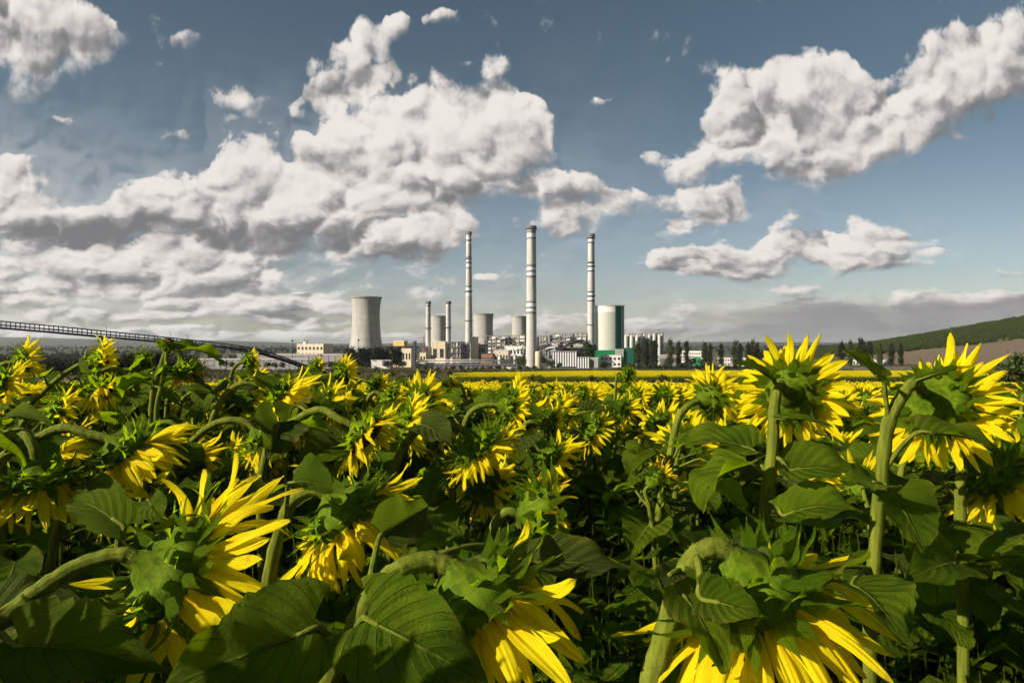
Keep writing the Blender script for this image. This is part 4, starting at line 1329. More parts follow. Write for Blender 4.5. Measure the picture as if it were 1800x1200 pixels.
def strip(mb, base, d0, side, nrm, L, W, prof, nl, nw, bend, grav, droop, cup, twist, mat, rnd, ruffle=0.0, groove=0.0, wobble=0.0):
    """a petal / bract: grows from base along d0, bends about its own side axis, sags along grav"""
    p = Vector(base); d = Vector(d0).normalized(); s = Vector(side).normalized(); n = Vector(nrm).normalized()
    rows = []; uvs = []
    ds = L / (nl - 1)
    ph = rnd.uniform(0, 6.28); ph2 = rnd.uniform(0, 6.28)
    for i in range(nl):
        t = i / (nl - 1)
        w = W * prof(t) * .5
        tw = twist * t
        sc = s * math.cos(tw) + n * math.sin(tw)
        nc = n * math.cos(tw) - s * math.sin(tw)
        row = []
        for j in range(nw):
            q = j / (nw - 1) * 2 - 1
            off = sc * (q * w) + nc * (cup * w * (q * q - .4) + ruffle * W * math.sin(ph + t * 9 + q * 2.2) * abs(q) + groove * W * math.cos(q * 7.0) * (1 - .6 * t))
            row.append(p + off)
            uvs.append((t, j / (nw - 1)))
        rows.append(row)
        b = (bend + wobble * math.sin(ph2 + t * 5)) / (nl - 1)
        d = (d * math.cos(b) + n * math.sin(b)).normalized()
        if grav is not None:
            d = (d + grav * (droop * ds / max(L, 1e-5))).normalized()
        s = (s - d * s.dot(d)).normalized()
        n = s.cross(d).normalized() if s.cross(d).dot(n) > 0 else d.cross(s).normalized()
        p = p + d * ds
    mb.grid(rows, mat, uvs)

PET = lambda t: max(.03, 1.55 * (t + .13) ** .55 * max(0.0, 1 - t) ** .62)
PETW = lambda t: max(.03, 1.85 * (t + .04) ** .75 * max(0.0, 1 - t) ** .75)
BRA = lambda t: max(.014, (.72 + .9 * t if t < .3 else .99 * (max(0.0, 1 - t) / .7) ** 1.75))
UP = Vector((0, 0, 1))

def head_meshes(seed, Rd=.075, pl=.095, npet=40, elev=.25, droop=.35, gl=Vector((0, 0, -1)), lod=0, wither=0.0, bl=1.0, bcurl=.8, gap=0.0, dome=.055, pw=1.0):
    """local frame: +Z is where the flower looks, origin where the stalk meets the back.
    returns four meshes: back, petals, bracts, disc; gl = direction of gravity in the local frame"""
    rnd = random.Random(seed)
    seg = (40, 22, 12)[lod]
    zr = dome
    back = MB()
    prof = [(.010, -.012), (.016, -.002), (.030, .006), (Rd * .55, .012 + .1 * dome), (Rd * .82, .3 * dome), (Rd * .97, .62 * dome), (Rd * 1.02, .9 * dome), (Rd * .98, zr)]
    if lod == 2: prof = [prof[0], prof[3], prof[5], prof[7]]
    back.lathe(prof, seg, 0, cap=False)
    disc = MB()
    dp = [(Rd * .97, zr - .002), (Rd * .86, zr + .008), (Rd * .6, zr + .013), (Rd * .3, zr + .011), (.002, zr + .006)]
    if lod: dp = [dp[0], dp[2], dp[4]]
    disc.lathe(dp, seg, 0)
    pet = MB()
    nl = (11, 6, 4)[lod]; nw = (9, 3, 3)[lod]
    for ring in range(2):
        n = npet if ring == 0 else int(npet * .55)
        for i in range(n):
            if rnd.random() < gap: continue
            a = (i + (.5 if ring else 0) + rnd.uniform(-.42, .42)) / n * 6.28318
            o = Vector((math.cos(a), math.sin(a), 0)); tn = Vector((-math.sin(a), math.cos(a), 0))
            e = elev + rnd.gauss(0, .20) + (.14 if ring else 0)
            d0 = o * math.cos(e) + UP * math.sin(e)
            nn = UP * math.cos(e) - o * math.sin(e)
            L = pl * rnd.uniform(.78, 1.18) * (.85 if ring else 1)
            W = pl * rnd.uniform(.20, .33) * pw
            old = rnd.random() < wither
            bend = rnd.gauss(.12, .62) + (rnd.uniform(.6, 1.8) * rnd.choice((-1, 1)) if old else 0)
            strip(pet, o * (Rd * .98) + UP * (zr - .003 + .003 * ring), d0, tn + o * rnd.uniform(-.1, .1), nn, L, W * (.55 if old else 1), PET if rnd.random() < .6 else PETW, nl, nw, bend, gl, droop * rnd.uniform(.5, 1.5),
                  rnd.uniform(.15, .65) * rnd.choice((1, 1, -1)), rnd.gauss(0, .45), 1 if old else 0, rnd, ruffle=.09, groove=.075 if lod == 0 else 0, wobble=.55)
    br = MB()
    bl_ = (11, 5, 3)[lod]
    for ring, (n, fr, zf, e0, L0) in enumerate(((18, 1.02, .90, .05, .055), (15, .98, .66, -.25, .054), (11, .86, .40, -.50, .044), (7, .66, .24, -.55, .032))):
        if lod == 2 and ring == 1: continue
        if lod == 2: n = 9
        for i in range(n):
            a = (i + ring * .37 + rnd.uniform(-.3, .3)) / n * 6.28318
            o = Vector((math.cos(a), math.sin(a), 0)); tn = Vector((-math.sin(a), math.cos(a), 0))
            e = e0 + rnd.gauss(0, .30)
            d0 = o * math.cos(e) + UP * math.sin(e)
            nn = UP * math.cos(e) - o * math.sin(e)
            strip(br, o * (Rd * fr) + UP * (zr * zf), d0, tn, nn, L0 * bl * rnd.uniform(.75, 1.3), .0235 * bl ** .6 * rnd.uniform(.7, 1.12), BRA, bl_, 5 if lod == 0 else 3, -rnd.uniform(-.7, 1.6) * bcurl, gl, .15, rnd.uniform(.1, .5), rnd.gauss(0, .32), 0, rnd, ruffle=.08, wobble=.4)
    return back, pet, br, disc

def leaf_mb(seed, L, W, fold=.35, sag=.8, ruff=.06, nr=17, nc=9, petiole=None, curl=0.0):
    """leaf in its own frame: blade starts at the origin, runs along +X, upper side +Z; petiole is a list of points"""
    rnd = random.Random(seed)
    mb = MB()
    p1, p2, p3 = rnd.uniform(0, 6.28), rnd.uniform(0, 6.28), rnd.uniform(0, 6.28)
    rows = []; uvs = []
    x = 0.0; z = 0.0; ang = .25
    for i in range(nr):
        t = i / (nr - 1)
        hw = W * .5 * (math.sin(math.pi * min(1, (t * .93 + .055)) ** .62) ** .85) * (1 - .18 * t) * 1.12
        if i == nr - 1: hw = W * .012
        row = []
        cx, cz = x, z
        dx, dz = math.cos(ang), math.sin(ang)
        for j in range(nc):
            q = j / (nc - 1) * 2 - 1
            lobe = -.17 * L * abs(q) ** 1.6 * max(0, 1 - t * 2.2) ** 1.5
            ser = (1 + .045 * math.sin(t * 80 + p1) + .06 * rnd.uniform(-1, 1)) if abs(q) > .98 and 0 < i < nr - 1 else 1
            y = q * hw * ser * (math.cos(fold * .8) if True else 1)
            up = abs(q) * hw * math.sin(fold) + ruff * W * (math.sin(t * 9.5 + p2 + 1.3 * q) * abs(q) ** 1.5 + .5 * math.sin(t * 17 + p3 - 2 * q) * abs(q) ** 2) + curl * W * q * q * q * .5
            lx = cx + lobe * dx - up * dz
            lz = cz + lobe * dz * 0 + up * dx
            row.append((lx, y, lz)); uvs.append((t, j / (nc - 1)))
        rows.append(row)
        ds = L / (nr - 1)
        x += dx * ds; z += dz * ds
        ang -= sag / (nr - 1) * (1 + .6 * math.sin(t * 4 + p1))
    mb.grid(rows, 0, uvs)
    if petiole:
        n = len(petiole)
        mb.tube(petiole, [.0052 - .0018 * i / (n - 1) for i in range(n)], 6, 1)
        # midrib as a raised rib under the blade
        rib = [rows[i][nc // 2] for i in range(0, nr - 2, 2)]
        mb.tube([(a[0], a[1], a[2] - .0015) for a in rib], [.0030 * (1 - .8 * i / len(rib)) for i in range(len(rib))], 5, 1)
    return mb

def catmull(pts, n):
    """smooth curve through points of uneven spacing (centripetal, so it never loops)"""
    pts = [Vector(p) for p in pts]
    P_ = [pts[0] * 2 - pts[1]] + pts + [pts[-1] * 2 - pts[-2]]
    out = []
    for i in range(1, len(P_) - 2):
        a, b, c, d = P_[i - 1], P_[i], P_[i + 1], P_[i + 2]
        t0, t1, t2 = [max(1e-4, (q - p).length) ** .5 for p, q in ((a, b), (b, c), (c, d))]
        m1 = ((b - a) / t0 - (c - a) / (t0 + t1) + (c - b) / t1) * t1
        m2 = ((c - b) / t1 - (d - b) / (t1 + t2) + (d - c) / t2) * t1
        for k in range(n):
            t = k / n
            t_2 = t * t; t_3 = t_2 * t
            out.append(b * (2 * t_3 - 3 * t_2 + 1) + m1 * (t_3 - 2 * t_2 + t) + c * (-2 * t_3 + 3 * t_2) + m2 * (t_3 - t_2))
    out.append(pts[-1])
    return out

def frame_z(n, roll=0.0):
    """rotation taking +Z to n"""
    n = Vector(n).normalized()
    return n.to_track_quat('Z', 'Y').to_matrix().to_4x4() @ Matrix.Rotation(roll, 4, 'Z')

def add_leaf(parent, seed, base, yaw, L, W, pet_len, rise, pitch, roll, mat='leaf', sag=.9, fold=.35, ruff=.06, lod=0):
    """leaf on a stalk point (plant space): petiole leaves towards yaw, blade hangs from its end"""
    rnd = random.Random(seed)
    base = Vector(base)
    h = Vector((math.cos(yaw), math.sin(yaw), 0))
    e = base + h * pet_len * math.cos(rise) + UP * pet_len * math.sin(rise)
    M = Matrix.Translation(e) @ Matrix.Rotation(yaw, 4, 'Z') @ Matrix.Rotation(-pitch, 4, 'Y') @ Matrix.Rotation(roll, 4, 'X')
    Mi = M.inverted()
    mid = base + h * pet_len * .5 * math.cos(rise * .6) + UP * pet_len * .5 * math.sin(rise) * 1.25
    pts = [Mi @ base, Mi @ mid, Vector((-.004, 0, 0)), Vector((.02, 0, .003))]
    mb = leaf_mb(seed, L, W, fold, sag, ruff, *((17, 9), (9, 5), (6, 3))[lod], petiole=catmull(pts, (4, 2, 1)[lod]))
    o = mb.build('leaf', [PM[mat], PM['stem']], parent, smooth=True)
    o.matrix_local = M
    return o

def leaf_to(parent, org, seed, base, start, tip, W, up=(0, 0, 1), mat='leaf', sag=.5, fold=.35, ruff=.07):
    """leaf whose blade runs from start to tip (place coordinates), petiole from base"""
    base = Vector(base) - org; start = Vector(start) - org; tip = Vector(tip) - org
    d = (tip - start); L = d.length * 1.06; d.normalize()
    u = Vector(up); u = (u - d * u.dot(d)).normalized()
    y = u.cross(d)
    M = Matrix(((d.x, y.x, u.x, start.x), (d.y, y.y, u.y, start.y), (d.z, y.z, u.z, start.z), (0, 0, 0, 1)))
    # blade first rises then sags: turn so that the chord meets the tip
    M = M @ Matrix.Rotation(-(sag * .5 - .25), 4, 'Y')
    Mi = M.inverted()
    m = base.lerp(start, .55) + UP * (start - base).length * .12
    mb = leaf_mb(seed, L, W, fold, sag, ruff, 25, 13, petiole=catmull([Mi @ base, Mi @ m, Vector((-.004, 0, 0)), Vector((.02, 0, .003))], 5))
    o = mb.build('leaf', [PM[mat], PM['stem']], parent, smooth=True)
    o.matrix_local = M
    return o

def sunflower(label, org, stalk_pts, head_at, normal, seed, leaves=7, Rd=.075, pl=.095, elev=.25, droop=.35, lod=0, r0=.0102, r1=.0132, group='sunflowers at the near edge of field', leaf_zone=(.38, .90), leaf_size=(.13, .20), head_roll=0.0, has_head=True, **kw):
    """one plant; stalk_pts run from the head down to the ground, place coordinates"""
    rnd = random.Random(seed * 13 + 5)
    org = Vector(org)
    o = empty('sunflower', org)
    tag(o, label, 'sunflower', group)
    nv = Vector(normal).normalized()
    H = Vector(head_at) - org
    path = [Vector(p) - org for p in stalk_pts]
    cur = catmull(path, (7, 5, 3)[lod])
    n = len(cur)
    rad = [r0 + (r1 - r0) * min(1, i / (n * .6)) for i in range(n)]
    rad[0] = r0 * 1.25
    if n > 3: rad[1] = r0 * 1.08
    if lod == 0:
        rad = [r * (1 + .10 * math.sin(i * 1.9 + seed) * rnd.random() + rnd.uniform(-.04, .05)) for i, r in enumerate(rad)]
    mb = MB(); mb.tube(cur, rad, (12, 8, 6)[lod], 0, cap=True)
    if lod == 0 and head_at[1] < 1.75:      # bristles
        for q in range(1500):
            i = rnd.randrange(min(n - 2, 40)); f_ = rnd.random()
            c0 = cur[i].lerp(cur[i + 1], f_); tg = (cur[i + 1] - cur[i]).normalized()
            sd = tg.orthogonal().normalized(); sd = Matrix.Rotation(rnd.uniform(0, 6.28), 3, tg) @ sd
            rr = rad[i] * .97; dv = (sd + tg * rnd.uniform(-.5, .5)).normalized(); wv = tg.cross(sd) * .00028
            b_ = c0 + sd * rr
            mb.add([b_ - wv, b_ + wv, b_ + dv * rnd.uniform(.0018, .0042)], [(0, 1, 2)], 0)
    mb.build('stalk', PM['stem'], o, smooth=True)
    M = Matrix.Translation(H) @ frame_z(nv, head_roll)
    gl = (M.to_3x3().inverted() @ Vector((0, 0, -1)))
    back, pet, br, disc = head_meshes(seed, Rd, pl, elev=elev, droop=droop, gl=gl, lod=lod, **kw)
    h = back.build('flower_head', PM['recept'], o, smooth=True)
    h.matrix_local = M
    pet.build('petal_ring', [PM['petal'], PM['petal_old']], h, smooth=True)
    br.build('bract_collar', PM['bract'], h, smooth=True)
    disc.build('seed_disc', PM['disc'], h, smooth=True)
    # leaves alternate round the stalk
    yaw = rnd.uniform(0, 6.28)
    for i in range(leaves):
        t = leaf_zone[0] + (leaf_zone[1] - leaf_zone[0]) * (i + rnd.uniform(.2, .8)) / max(1, leaves)
        b = cur[min(n - 1, int(t * (n - 1)))]
        yaw += 2.4 + rnd.uniform(-.5, .5)
        L = rnd.uniform(*leaf_size)
        add_leaf(o, seed * 97 + i, b, yaw, L, L * rnd.uniform(.72, .95), rnd.uniform(.05, .11), rnd.uniform(.1, .8), rnd.uniform(-.7, .15), rnd.gauss(0, .3), 'leaf' if rnd.random() < .8 else 'leaf_pale', rnd.uniform(.5, 1.3), rnd.uniform(.15, .5), rnd.uniform(.04, .1), lod)
    return o

# ---- plants of the near edge, each where the photograph shows it
HEROES = []
def hero(label, hx, hy, d, n, stalk, seed, ground=None, leaves=6, big=(), **kw):
    """stalk: [(px, py, depth)...] going down from the head"""
    h = P(hx, hy, d)
    # the given direction is as seen from the path: turn it to the compass
    n = Matrix.Rotation(-math.atan2(hx - 900.0, F), 3, 'Z') @ Vector(n)
    pts = [h] + [P(*s) for s in stalk]
    last = pts[-1]
    if ground is None:
        gx, gy = last.x, last.y
    else:
        q = P(ground[0], 606, ground[1]); gx, gy = q.x, q.y
    g = Vector((gx, gy, gz(gx, gy)))
    if last.z - g.z > .35:
        pts.append(last.lerp(g, .5) + Vector((.01, .01, 0)))
    pts.append(g - Vector((0, 0, .05)))
    o = sunflower(label, g, pts, h, n, seed, leaves=leaves, **kw)
    for k, (b, s, t, W, up, opt) in enumerate(big):
        leaf_to(o, g, seed * 31 + k, P(*b), P(*s), P(*t), W, up, **opt)
    HEROES.append((hx, hy, d, h))
    return o

# big blooms at the front
hero('big drooping sunflower at lower left, stalk arching in from frame edge, petals swept right', 248, 985, 0.95, (.80, .22, -.55),
     [(222, 974, .95), (150, 990, .94), (80, 1030, 0.920), (0, 1092, 0.900), (-90, 1160, 0.880)], 1, ground=(-160, .85), leaves=0, Rd=0.069, pl=0.128, elev=.36, droop=.3, gap=.2, bl=1.15, bcurl=1.2, pw=.92,
     big=[((205, 975, .95), (215, 925, .96), (118, 870, 1.02), .060, (-.2, -.5, .8), dict(sag=.9)),
          ((-40, 1120, .89), (30, 1135, .85), (265, 1165, .80), .115, (.1, -.6, .8), dict(sag=.5, fold=.3)),
          ((-60, 1140, .89), (-20, 1085, 1.10), (165, 1100, 1.16), .11, (.1, -.5, .8), dict(sag=.8, mat='leaf_pale'))])
hero('big sunflower bowed over at bottom centre, thick stalk in a high arch, petals hanging down', 800, 1000, 0.86, (.48, .12, -.87),
     [(758, 985, 0.860), (705, 1000, 0.850), (655, 1045, 0.840), (620, 1115, 0.840), (575, 1210, 0.850)], 2, ground=(560, .87), leaves=0, Rd=0.062, pl=0.116, elev=.85, droop=.35, gap=.12, bl=1.08, bcurl=.9, r0=.012, r1=.014, pw=.86, npet=36,
     big=[((612, 1130, .84), (645, 1088, .81), (848, 1195, .75), .122, (-.25, -.75, .6), dict(sag=.55, fold=.22)),
          ((600, 1160, .85), (552, 1105, .80), (300, 1212, .74), .118, (-.1, -.85, .5), dict(sag=.5, fold=.25)),
          ((640, 1075, .84), (672, 940, .93), (745, 895, 1.02), .075, (.35, -.75, .5), dict(sag=.2, fold=.6, mat='leaf_pale')),
          ((700, 1000, .86), (940, 990, 1.0), (1095, 1010, 1.02), .085, (0, -.45, .9), dict(sag=.7, mat='leaf_pale'))])
hero('big sunflower at lower right with sunlit green back, face down, ragged hanging petals', 1290, 978, 0.8, (.32, .26, -.91),
     [(1256, 962, 0.800), (1220, 982, 0.800), (1190, 1050, 0.800), (1160, 1150, 0.800), (1140, 1230, 0.800)], 3, ground=(1135, .82), leaves=0, Rd=0.062, pl=0.112, elev=.6, droop=.4, bl=1.15, bcurl=.5, r0=.012, r1=.0145, gap=.08, pw=.86, npet=38, dome=.062,
     big=[((1205, 1010, .80), (1190, 1030, .76), (1275, 1175, .70), .070, (.35, -.85, .3), dict(sag=.5)),
          ((1225, 980, .79), (1236, 1052, .745), (1338, 1088, .71), .056, (.1, -.8, .6), dict(sag=.6)),
          ((1195, 1040, .80), (1190, 1005, .77), (1145, 1040, .74), .030, (0, -.6, .8), dict(sag=.8, mat='leaf_pale'))])
hero('upright open sunflower seen from behind, petals all round like a sun, right of centre', 1383, 690, 1.5, (.16, .98, -.08),
     [(1368, 676, 1.465), (1362, 710, 1.450), (1357, 800, 1.450), (1345, 890, 1.460), (1335, 1000, 1.480)], 4, leaves=3, Rd=0.055, pl=0.086, elev=.12, droop=.18, gap=.05, bl=.8, bcurl=.5, r0=.0105, r1=.0132, leaf_zone=(.45, .8),
     big=[((1356, 800, 1.45), (1390, 826, 1.42), (1530, 835, 1.38), .125, (.1, -.45, .85), dict(sag=.6)),
          ((1346, 880, 1.46), (1380, 905, 1.38), (1515, 895, 1.32), .115, (.1, -.5, .85), dict(sag=.8)),
          ((1362, 745, 1.45), (1372, 735, 1.40), (1460, 762, 1.30), .026, (0, -.4, .9), dict(sag=.6)),
          ((1366, 680, 1.46), (1350, 660, 1.42), (1292, 634, 1.40), .036, (0, -.5, .8), dict(sag=.5)),
          ((1352, 845, 1.46), (1320, 790, 1.5), (1205, 775, 1.56), .105, (0, -.4, .9), dict(sag=.7)),
          ((1340, 940, 1.47), (1310, 900, 1.45), (1235, 870, 1.42), .10, (-.1, -.5, .8), dict(sag=.9))])
hero('widest open sunflower near the frame edge, domed dark green back, petals streaming right', 1624, 692, 1.40, (.44, .79, -.42),
     [(1604, 674, 1.325), (1580, 705, 1.320), (1563, 740, 1.320), (1548, 850, 1.330), (1536, 1000, 1.350), (1530, 1080, 1.360)], 5, leaves=2, Rd=0.064, pl=0.088, elev=.22, droop=.2, gap=.12, bl=.85, bcurl=.7, r0=.0105, r1=.0135, dome=.064, leaf_zone=(.6, .9),
     big=[((1563, 745, 1.32), (1550, 668, 1.30), (1478, 625, 1.28), .062, (.2, -.6, .7), dict(sag=.5)),
          ((1550, 850, 1.33), (1570, 868, 1.28), (1615, 965, 1.22), .125, (.15, -.8, .55), dict(sag=.5)),
          ((1605, 680, 1.31), (1618, 668, 1.28), (1712, 655, 1.24), .020, (0, -.4, .9), dict(sag=.7)),
          ((1552, 830, 1.33), (1620, 760, 1.27), (1745, 810, 1.25), .085, (0, -.3, .95), dict(sag=.9)),
          ((1545, 880, 1.33), (1545, 850, 1.25), (1490, 860, 1.22), .085, (0, -.4, .9), dict(sag=.9)),
          ((1535, 1020, 1.35), (1500, 1030, 1.2), (1590, 1110, 1.05), .13, (0, -.55, .8), dict(sag=.6))])
hero('bright sunflower on a crooked reddish stalk, left of the upright open one', 1232, 704, 2.3, (.72, .68, .10),
     [(1212, 712, 2.277), (1194, 732, 2.265), (1178, 800, 2.265), (1163, 870, 2.277), (1155, 950, 2.300)], 6, leaves=3, Rd=0.05, pl=0.076, elev=.18, droop=.2, bl=.8, leaf_zone=(.5, .85),
     big=[((1165, 860, 2.277), (1200, 782, 2.208), (1325, 772, 2.127), .12, (.05, -.35, .93), dict(sag=.7)),
          ((1172, 830, 2.265), (1150, 790, 2.242), (1120, 800, 2.185), .06, (0, -.4, .9), dict(sag=.8)),
          ((1158, 900, 2.288), (1215, 850, 2.070), (1255, 900, 2.012), .12, (.2, -.6, .8), dict(sag=.7))])
hero('nodding sunflower with spiky sunlit bracts in the dark middle of field', 915, 905, 1.5, (.90, .40, -.18),
     [(890, 900, 1.500), (862, 940, 1.500), (850, 1040, 1.500)], 7, leaves=4, Rd=0.068, pl=0.05, elev=.35, droop=.4, bl=1.25, wither=.5, bcurl=.7, leaf_zone=(.35, .8))
hero('drooping sunflower with fanned amber petals, above the bottom centre bloom', 578, 872, 1.3, (.60, .05, -.80),
     [(552, 862, 1.300), (515, 880, 1.300), (490, 940, 1.300), (470, 1050, 1.300)], 8, leaves=3, Rd=0.072, pl=0.105, elev=.60, droop=.25, gap=.12, bl=1.0, pw=1.05,
     big=[((500, 920, 1.3), (510, 850, 1.22), (585, 865, 1.16), .095, (0, -.5, .85), dict(sag=.8))])
hero('tilted sunflower showing its dark face between bright yellow and amber petals', 622, 748, 2.1, (.66, -.28, -.62),
     [(600, 738, 2.100), (565, 720, 2.122), (525, 735, 2.133), (470, 790, 2.155)], 9, leaves=4, Rd=0.064, pl=0.086, elev=.42, droop=.25, gap=.15, ground=(450, 2.177))
hero('drooping sunflower with a neat fringe of hanging petals near the field centre', 826, 765, 2.1, (.55, .15, -.80),
     [(800, 748, 2.100), (765, 744, 2.111), (725, 765, 2.134), (690, 840, 2.157)], 10, leaves=4, Rd=0.066, pl=0.088, elev=.62, droop=.2, ground=(680, 2.179))
hero('sunflower in profile with a crescent of bright petals, centre of field', 952, 745, 3, (.93, .20, -.10),
     [(930, 742, 3.000), (908, 765, 3.000), (880, 850, 3.000)], 11, leaves=4, Rd=0.048, pl=0.074, elev=.35, droop=.15)
hero('leafy bright sunflower on a pale bent stalk left of the crescent one', 878, 712, 2.8, (.86, .36, -.22),
     [(855, 712, 2.800), (830, 722, 2.800), (812, 760, 2.800), (800, 850, 2.814)], 12, leaves=4, Rd=0.054, pl=0.08, elev=.3, droop=.25, bl=1.1)
hero('sunflower turned to show its brown face behind a curled leaf, lower left', 152, 868, 1.8, (.80, -.42, -.05),
     [(132, 872, 1.812), (110, 905, 1.812), (95, 960, 1.824), (86, 1040, 1.824)], 13, leaves=2, Rd=0.054, pl=0.075, elev=.28, droop=.2,
     big=[((135, 880, 1.800), (150, 852, 1.632), (245, 905, 1.488), .062, (.1, -.6, .75), dict(sag=.9))])
hero('drooping sunflower with wide shaded petals under an arching stalk, left side', 196, 772, 1.7, (.62, -.02, -.76),
     [(165, 764, 1.700), (110, 752, 1.700), (55, 778, 1.700), (-10, 822, 1.700)], 14, leaves=3, Rd=0.06, pl=0.125, elev=.50, droop=.2, gap=.15, bl=1.1, ground=(-60, 1.700))
hero('face down sunflower with long hanging amber petals at the left frame edge', 62, 815, 1.6, (.18, .05, -.98),
     [(60, 790, 1.600), (40, 760, 1.623), (5, 775, 1.646), (-40, 850, 1.681)], 15, leaves=3, Rd=0.06, pl=0.105, elev=.65, droop=.2, gap=.25, bl=1.2, ground=(-60, 1.739))
hero('bright sunflower in profile rising against the far hills below the conveyor', 160, 634, 3.2, (.93, -.16, .08),
     [(142, 640, 3.200), (112, 658, 3.200), (75, 690, 3.216), (40, 730, 3.247)], 16, leaves=4, Rd=0.048, pl=0.078, elev=.38, droop=.1, ground=(20, 3.278),
     big=[((140, 645, 3.200), (150, 628, 3.091), (165, 655, 2.966), .06, (-.5, -.7, .3), dict(sag=.6))])
hero('spiky sunflower with windswept petals at the left edge, highest there', 24, 636, 3.2, (.88, .05, .15),
     [(5, 640, 3.200), (-30, 670, 3.200), (-60, 760, 3.216)], 17, leaves=4, Rd=0.045, pl=0.078, elev=.5, droop=.1)
hero('sunflower cut by the left frame edge, amber petals pointing right', -18, 668, 2.8, (.85, .1, -.35),
     [(-40, 668, 2.800), (-80, 700, 2.800), (-110, 800, 2.800)], 18, leaves=3, Rd=0.05, pl=0.085, elev=.4, droop=.2)
hero('drooping sunflower with pale green tinged petals, below the bright profile one', 172, 668, 3, (.42, -.35, -.80),
     [(176, 655, 3.000), (205, 648, 3.029), (240, 680, 3.073), (255, 770, 3.073)], 19, leaves=4, Rd=0.05, pl=0.085, elev=.6, droop=.2, gap=.2)
hero('shaded sunflower peeping over a dark leaf near the left edge', 78, 722, 2.6, (.82, .0, -.2),
     [(60, 726, 2.600), (40, 745, 2.615), (20, 830, 2.630)], 20, leaves=4, Rd=0.048, pl=0.072, elev=.3, droop=.2,
     big=[((50, 740, 2.600), (10, 735, 2.466), (85, 735, 2.377), .085, (.1, -.5, .8), dict(sag=.9))])
hero('withered sunflower head hanging with curled orange petals on a thin hooked stalk', 318, 636, 2.8, (.35, .05, -.9),
     [(316, 622, 2.800), (300, 610, 2.800), (285, 640, 2.823), (268, 700, 2.847)], 21, leaves=4, Rd=0.042, pl=0.06, elev=.7, droop=.3, wither=.9, gap=.2, bl=1.2)
hero('small bright sunflower against the long pale shed', 428, 636, 4.5, (.88, .3, .12),
     [(418, 640, 4.500), (408, 655, 4.500), (402, 720, 4.500)], 22, leaves=4, Rd=0.036, pl=0.058, elev=.45, droop=.1)
hero('drooping sunflower with long petals blown right, below the conveyor foot', 478, 682, 2.8, (.72, .02, -.55),
     [(458, 676, 2.800), (430, 672, 2.800), (400, 690, 2.824), (370, 750, 2.849)], 23, leaves=4, Rd=0.05, pl=0.125, elev=.48, droop=.2, gap=.15, ground=(360, 2.873))
hero('downcast sunflower on a long diagonal stalk, mid left', 448, 752, 2.4, (.58, .12, -.78),
     [(425, 740, 2.400), (385, 742, 2.400), (335, 778, 2.412), (300, 840, 2.425), (280, 900, 2.437)], 24, leaves=3, Rd=0.056, pl=0.085, elev=.55, droop=.3, gap=.35, wither=.3, r0=.012)
hero('bright sunflower in profile whose tip touches the conifer clump', 590, 660, 3.6, (.86, .3, .22),
     [(576, 660, 3.600), (556, 668, 3.600), (538, 710, 3.626)], 25, leaves=4, Rd=0.042, pl=0.07, elev=.42, droop=.1)
hero('slanting sunflower in profile before the dry meadow, left of centre', 648, 672, 3.8, (.84, .15, -.42),
     [(636, 668, 3.800), (622, 680, 3.800), (612, 730, 3.800)], 26, leaves=4, Rd=0.04, pl=0.066, elev=.45, droop=.1)
hero('half open sunflower with few petals, beside the slanting one', 672, 694, 3.4, (.75, .1, -.5),
     [(658, 690, 3.400), (645, 705, 3.400), (640, 770, 3.400)], 27, leaves=4, Rd=0.042, pl=0.07, elev=.5, droop=.2, gap=.3)
hero('narrow sunflower in profile on a kinked stalk, below the cream block', 736, 694, 4.5, (.86, .25, .2), [(726, 696, 4.500), (716, 712, 4.500), (712, 760, 4.500)], 28, leaves=4, Rd=0.038, pl=0.062, elev=.45, droop=.1)
hero('small sunflower with dark centre standing against the strip, below slim chimneys', 783, 681, 5, (.78, -.35, .1), [(772, 683, 5.000), (758, 694, 5.000), (752, 740, 5.000)], 29, leaves=4, Rd=0.036, pl=0.056, elev=.3, droop=.1)
hero('low sunflower glowing behind the pale bent stalk', 836, 704, 4.5, (.8, .3, .0), [(825, 706, 4.500), (815, 720, 4.500), (812, 770, 4.500)], 30, leaves=4, Rd=0.04, pl=0.06, elev=.4, droop=.1)
hero('bright sunflower right above the crescent one, facing away', 992, 690, 5.5, (.62, .72, -.05), [(984, 694, 5.468), (978, 710, 5.468), (975, 760, 5.500)], 31, leaves=4, Rd=0.04, pl=0.06, elev=.2, droop=.15)
hero('pair member with lime tinged petals, next to the one above the crescent', 1018, 692, 5.2, (.8, .4, .05), [(1008, 696, 5.200), (1000, 712, 5.200), (998, 760, 5.200)], 32, leaves=4, Rd=0.038, pl=0.056, elev=.35, droop=.15)
hero('sunflower with bent down outer petals and shaded bracts, under the striped hall', 1082, 716, 3.4, (.78, .38, -.42), [(1062, 712, 3.400), (1045, 725, 3.400), (1035, 790, 3.400)], 33, leaves=4, Rd=0.046, pl=0.072, elev=.35, droop=.25)
hero('sunflower with raised bright petals just behind the bent petalled one', 1106, 702, 3.8, (.8, .45, .1), [(1094, 706, 3.800), (1084, 722, 3.800), (1080, 780, 3.800)], 34, leaves=4, Rd=0.044, pl=0.066, elev=.35, droop=.1)
hero('lone tall slender sunflower sticking up above the far yellow field', 1094, 659, 4, (.85, .4, -.15), [(1086, 656, 4.000), (1083, 670, 4.000), (1081, 700, 4.000), (1080, 760, 4.000)], 35, leaves=3, Rd=0.026, pl=0.036, elev=.35, droop=.2, r0=.006, r1=.009, bl=1.1)
hero('loose petalled sunflower on a pale diagonal stalk, left of the crooked stalk', 1158, 700, 3.8, (.75, .4, .0), [(1146, 702, 3.800), (1134, 716, 3.800), (1126, 760, 3.800)], 36, leaves=4, Rd=0.042, pl=0.066, elev=.35, droop=.15, gap=.2)
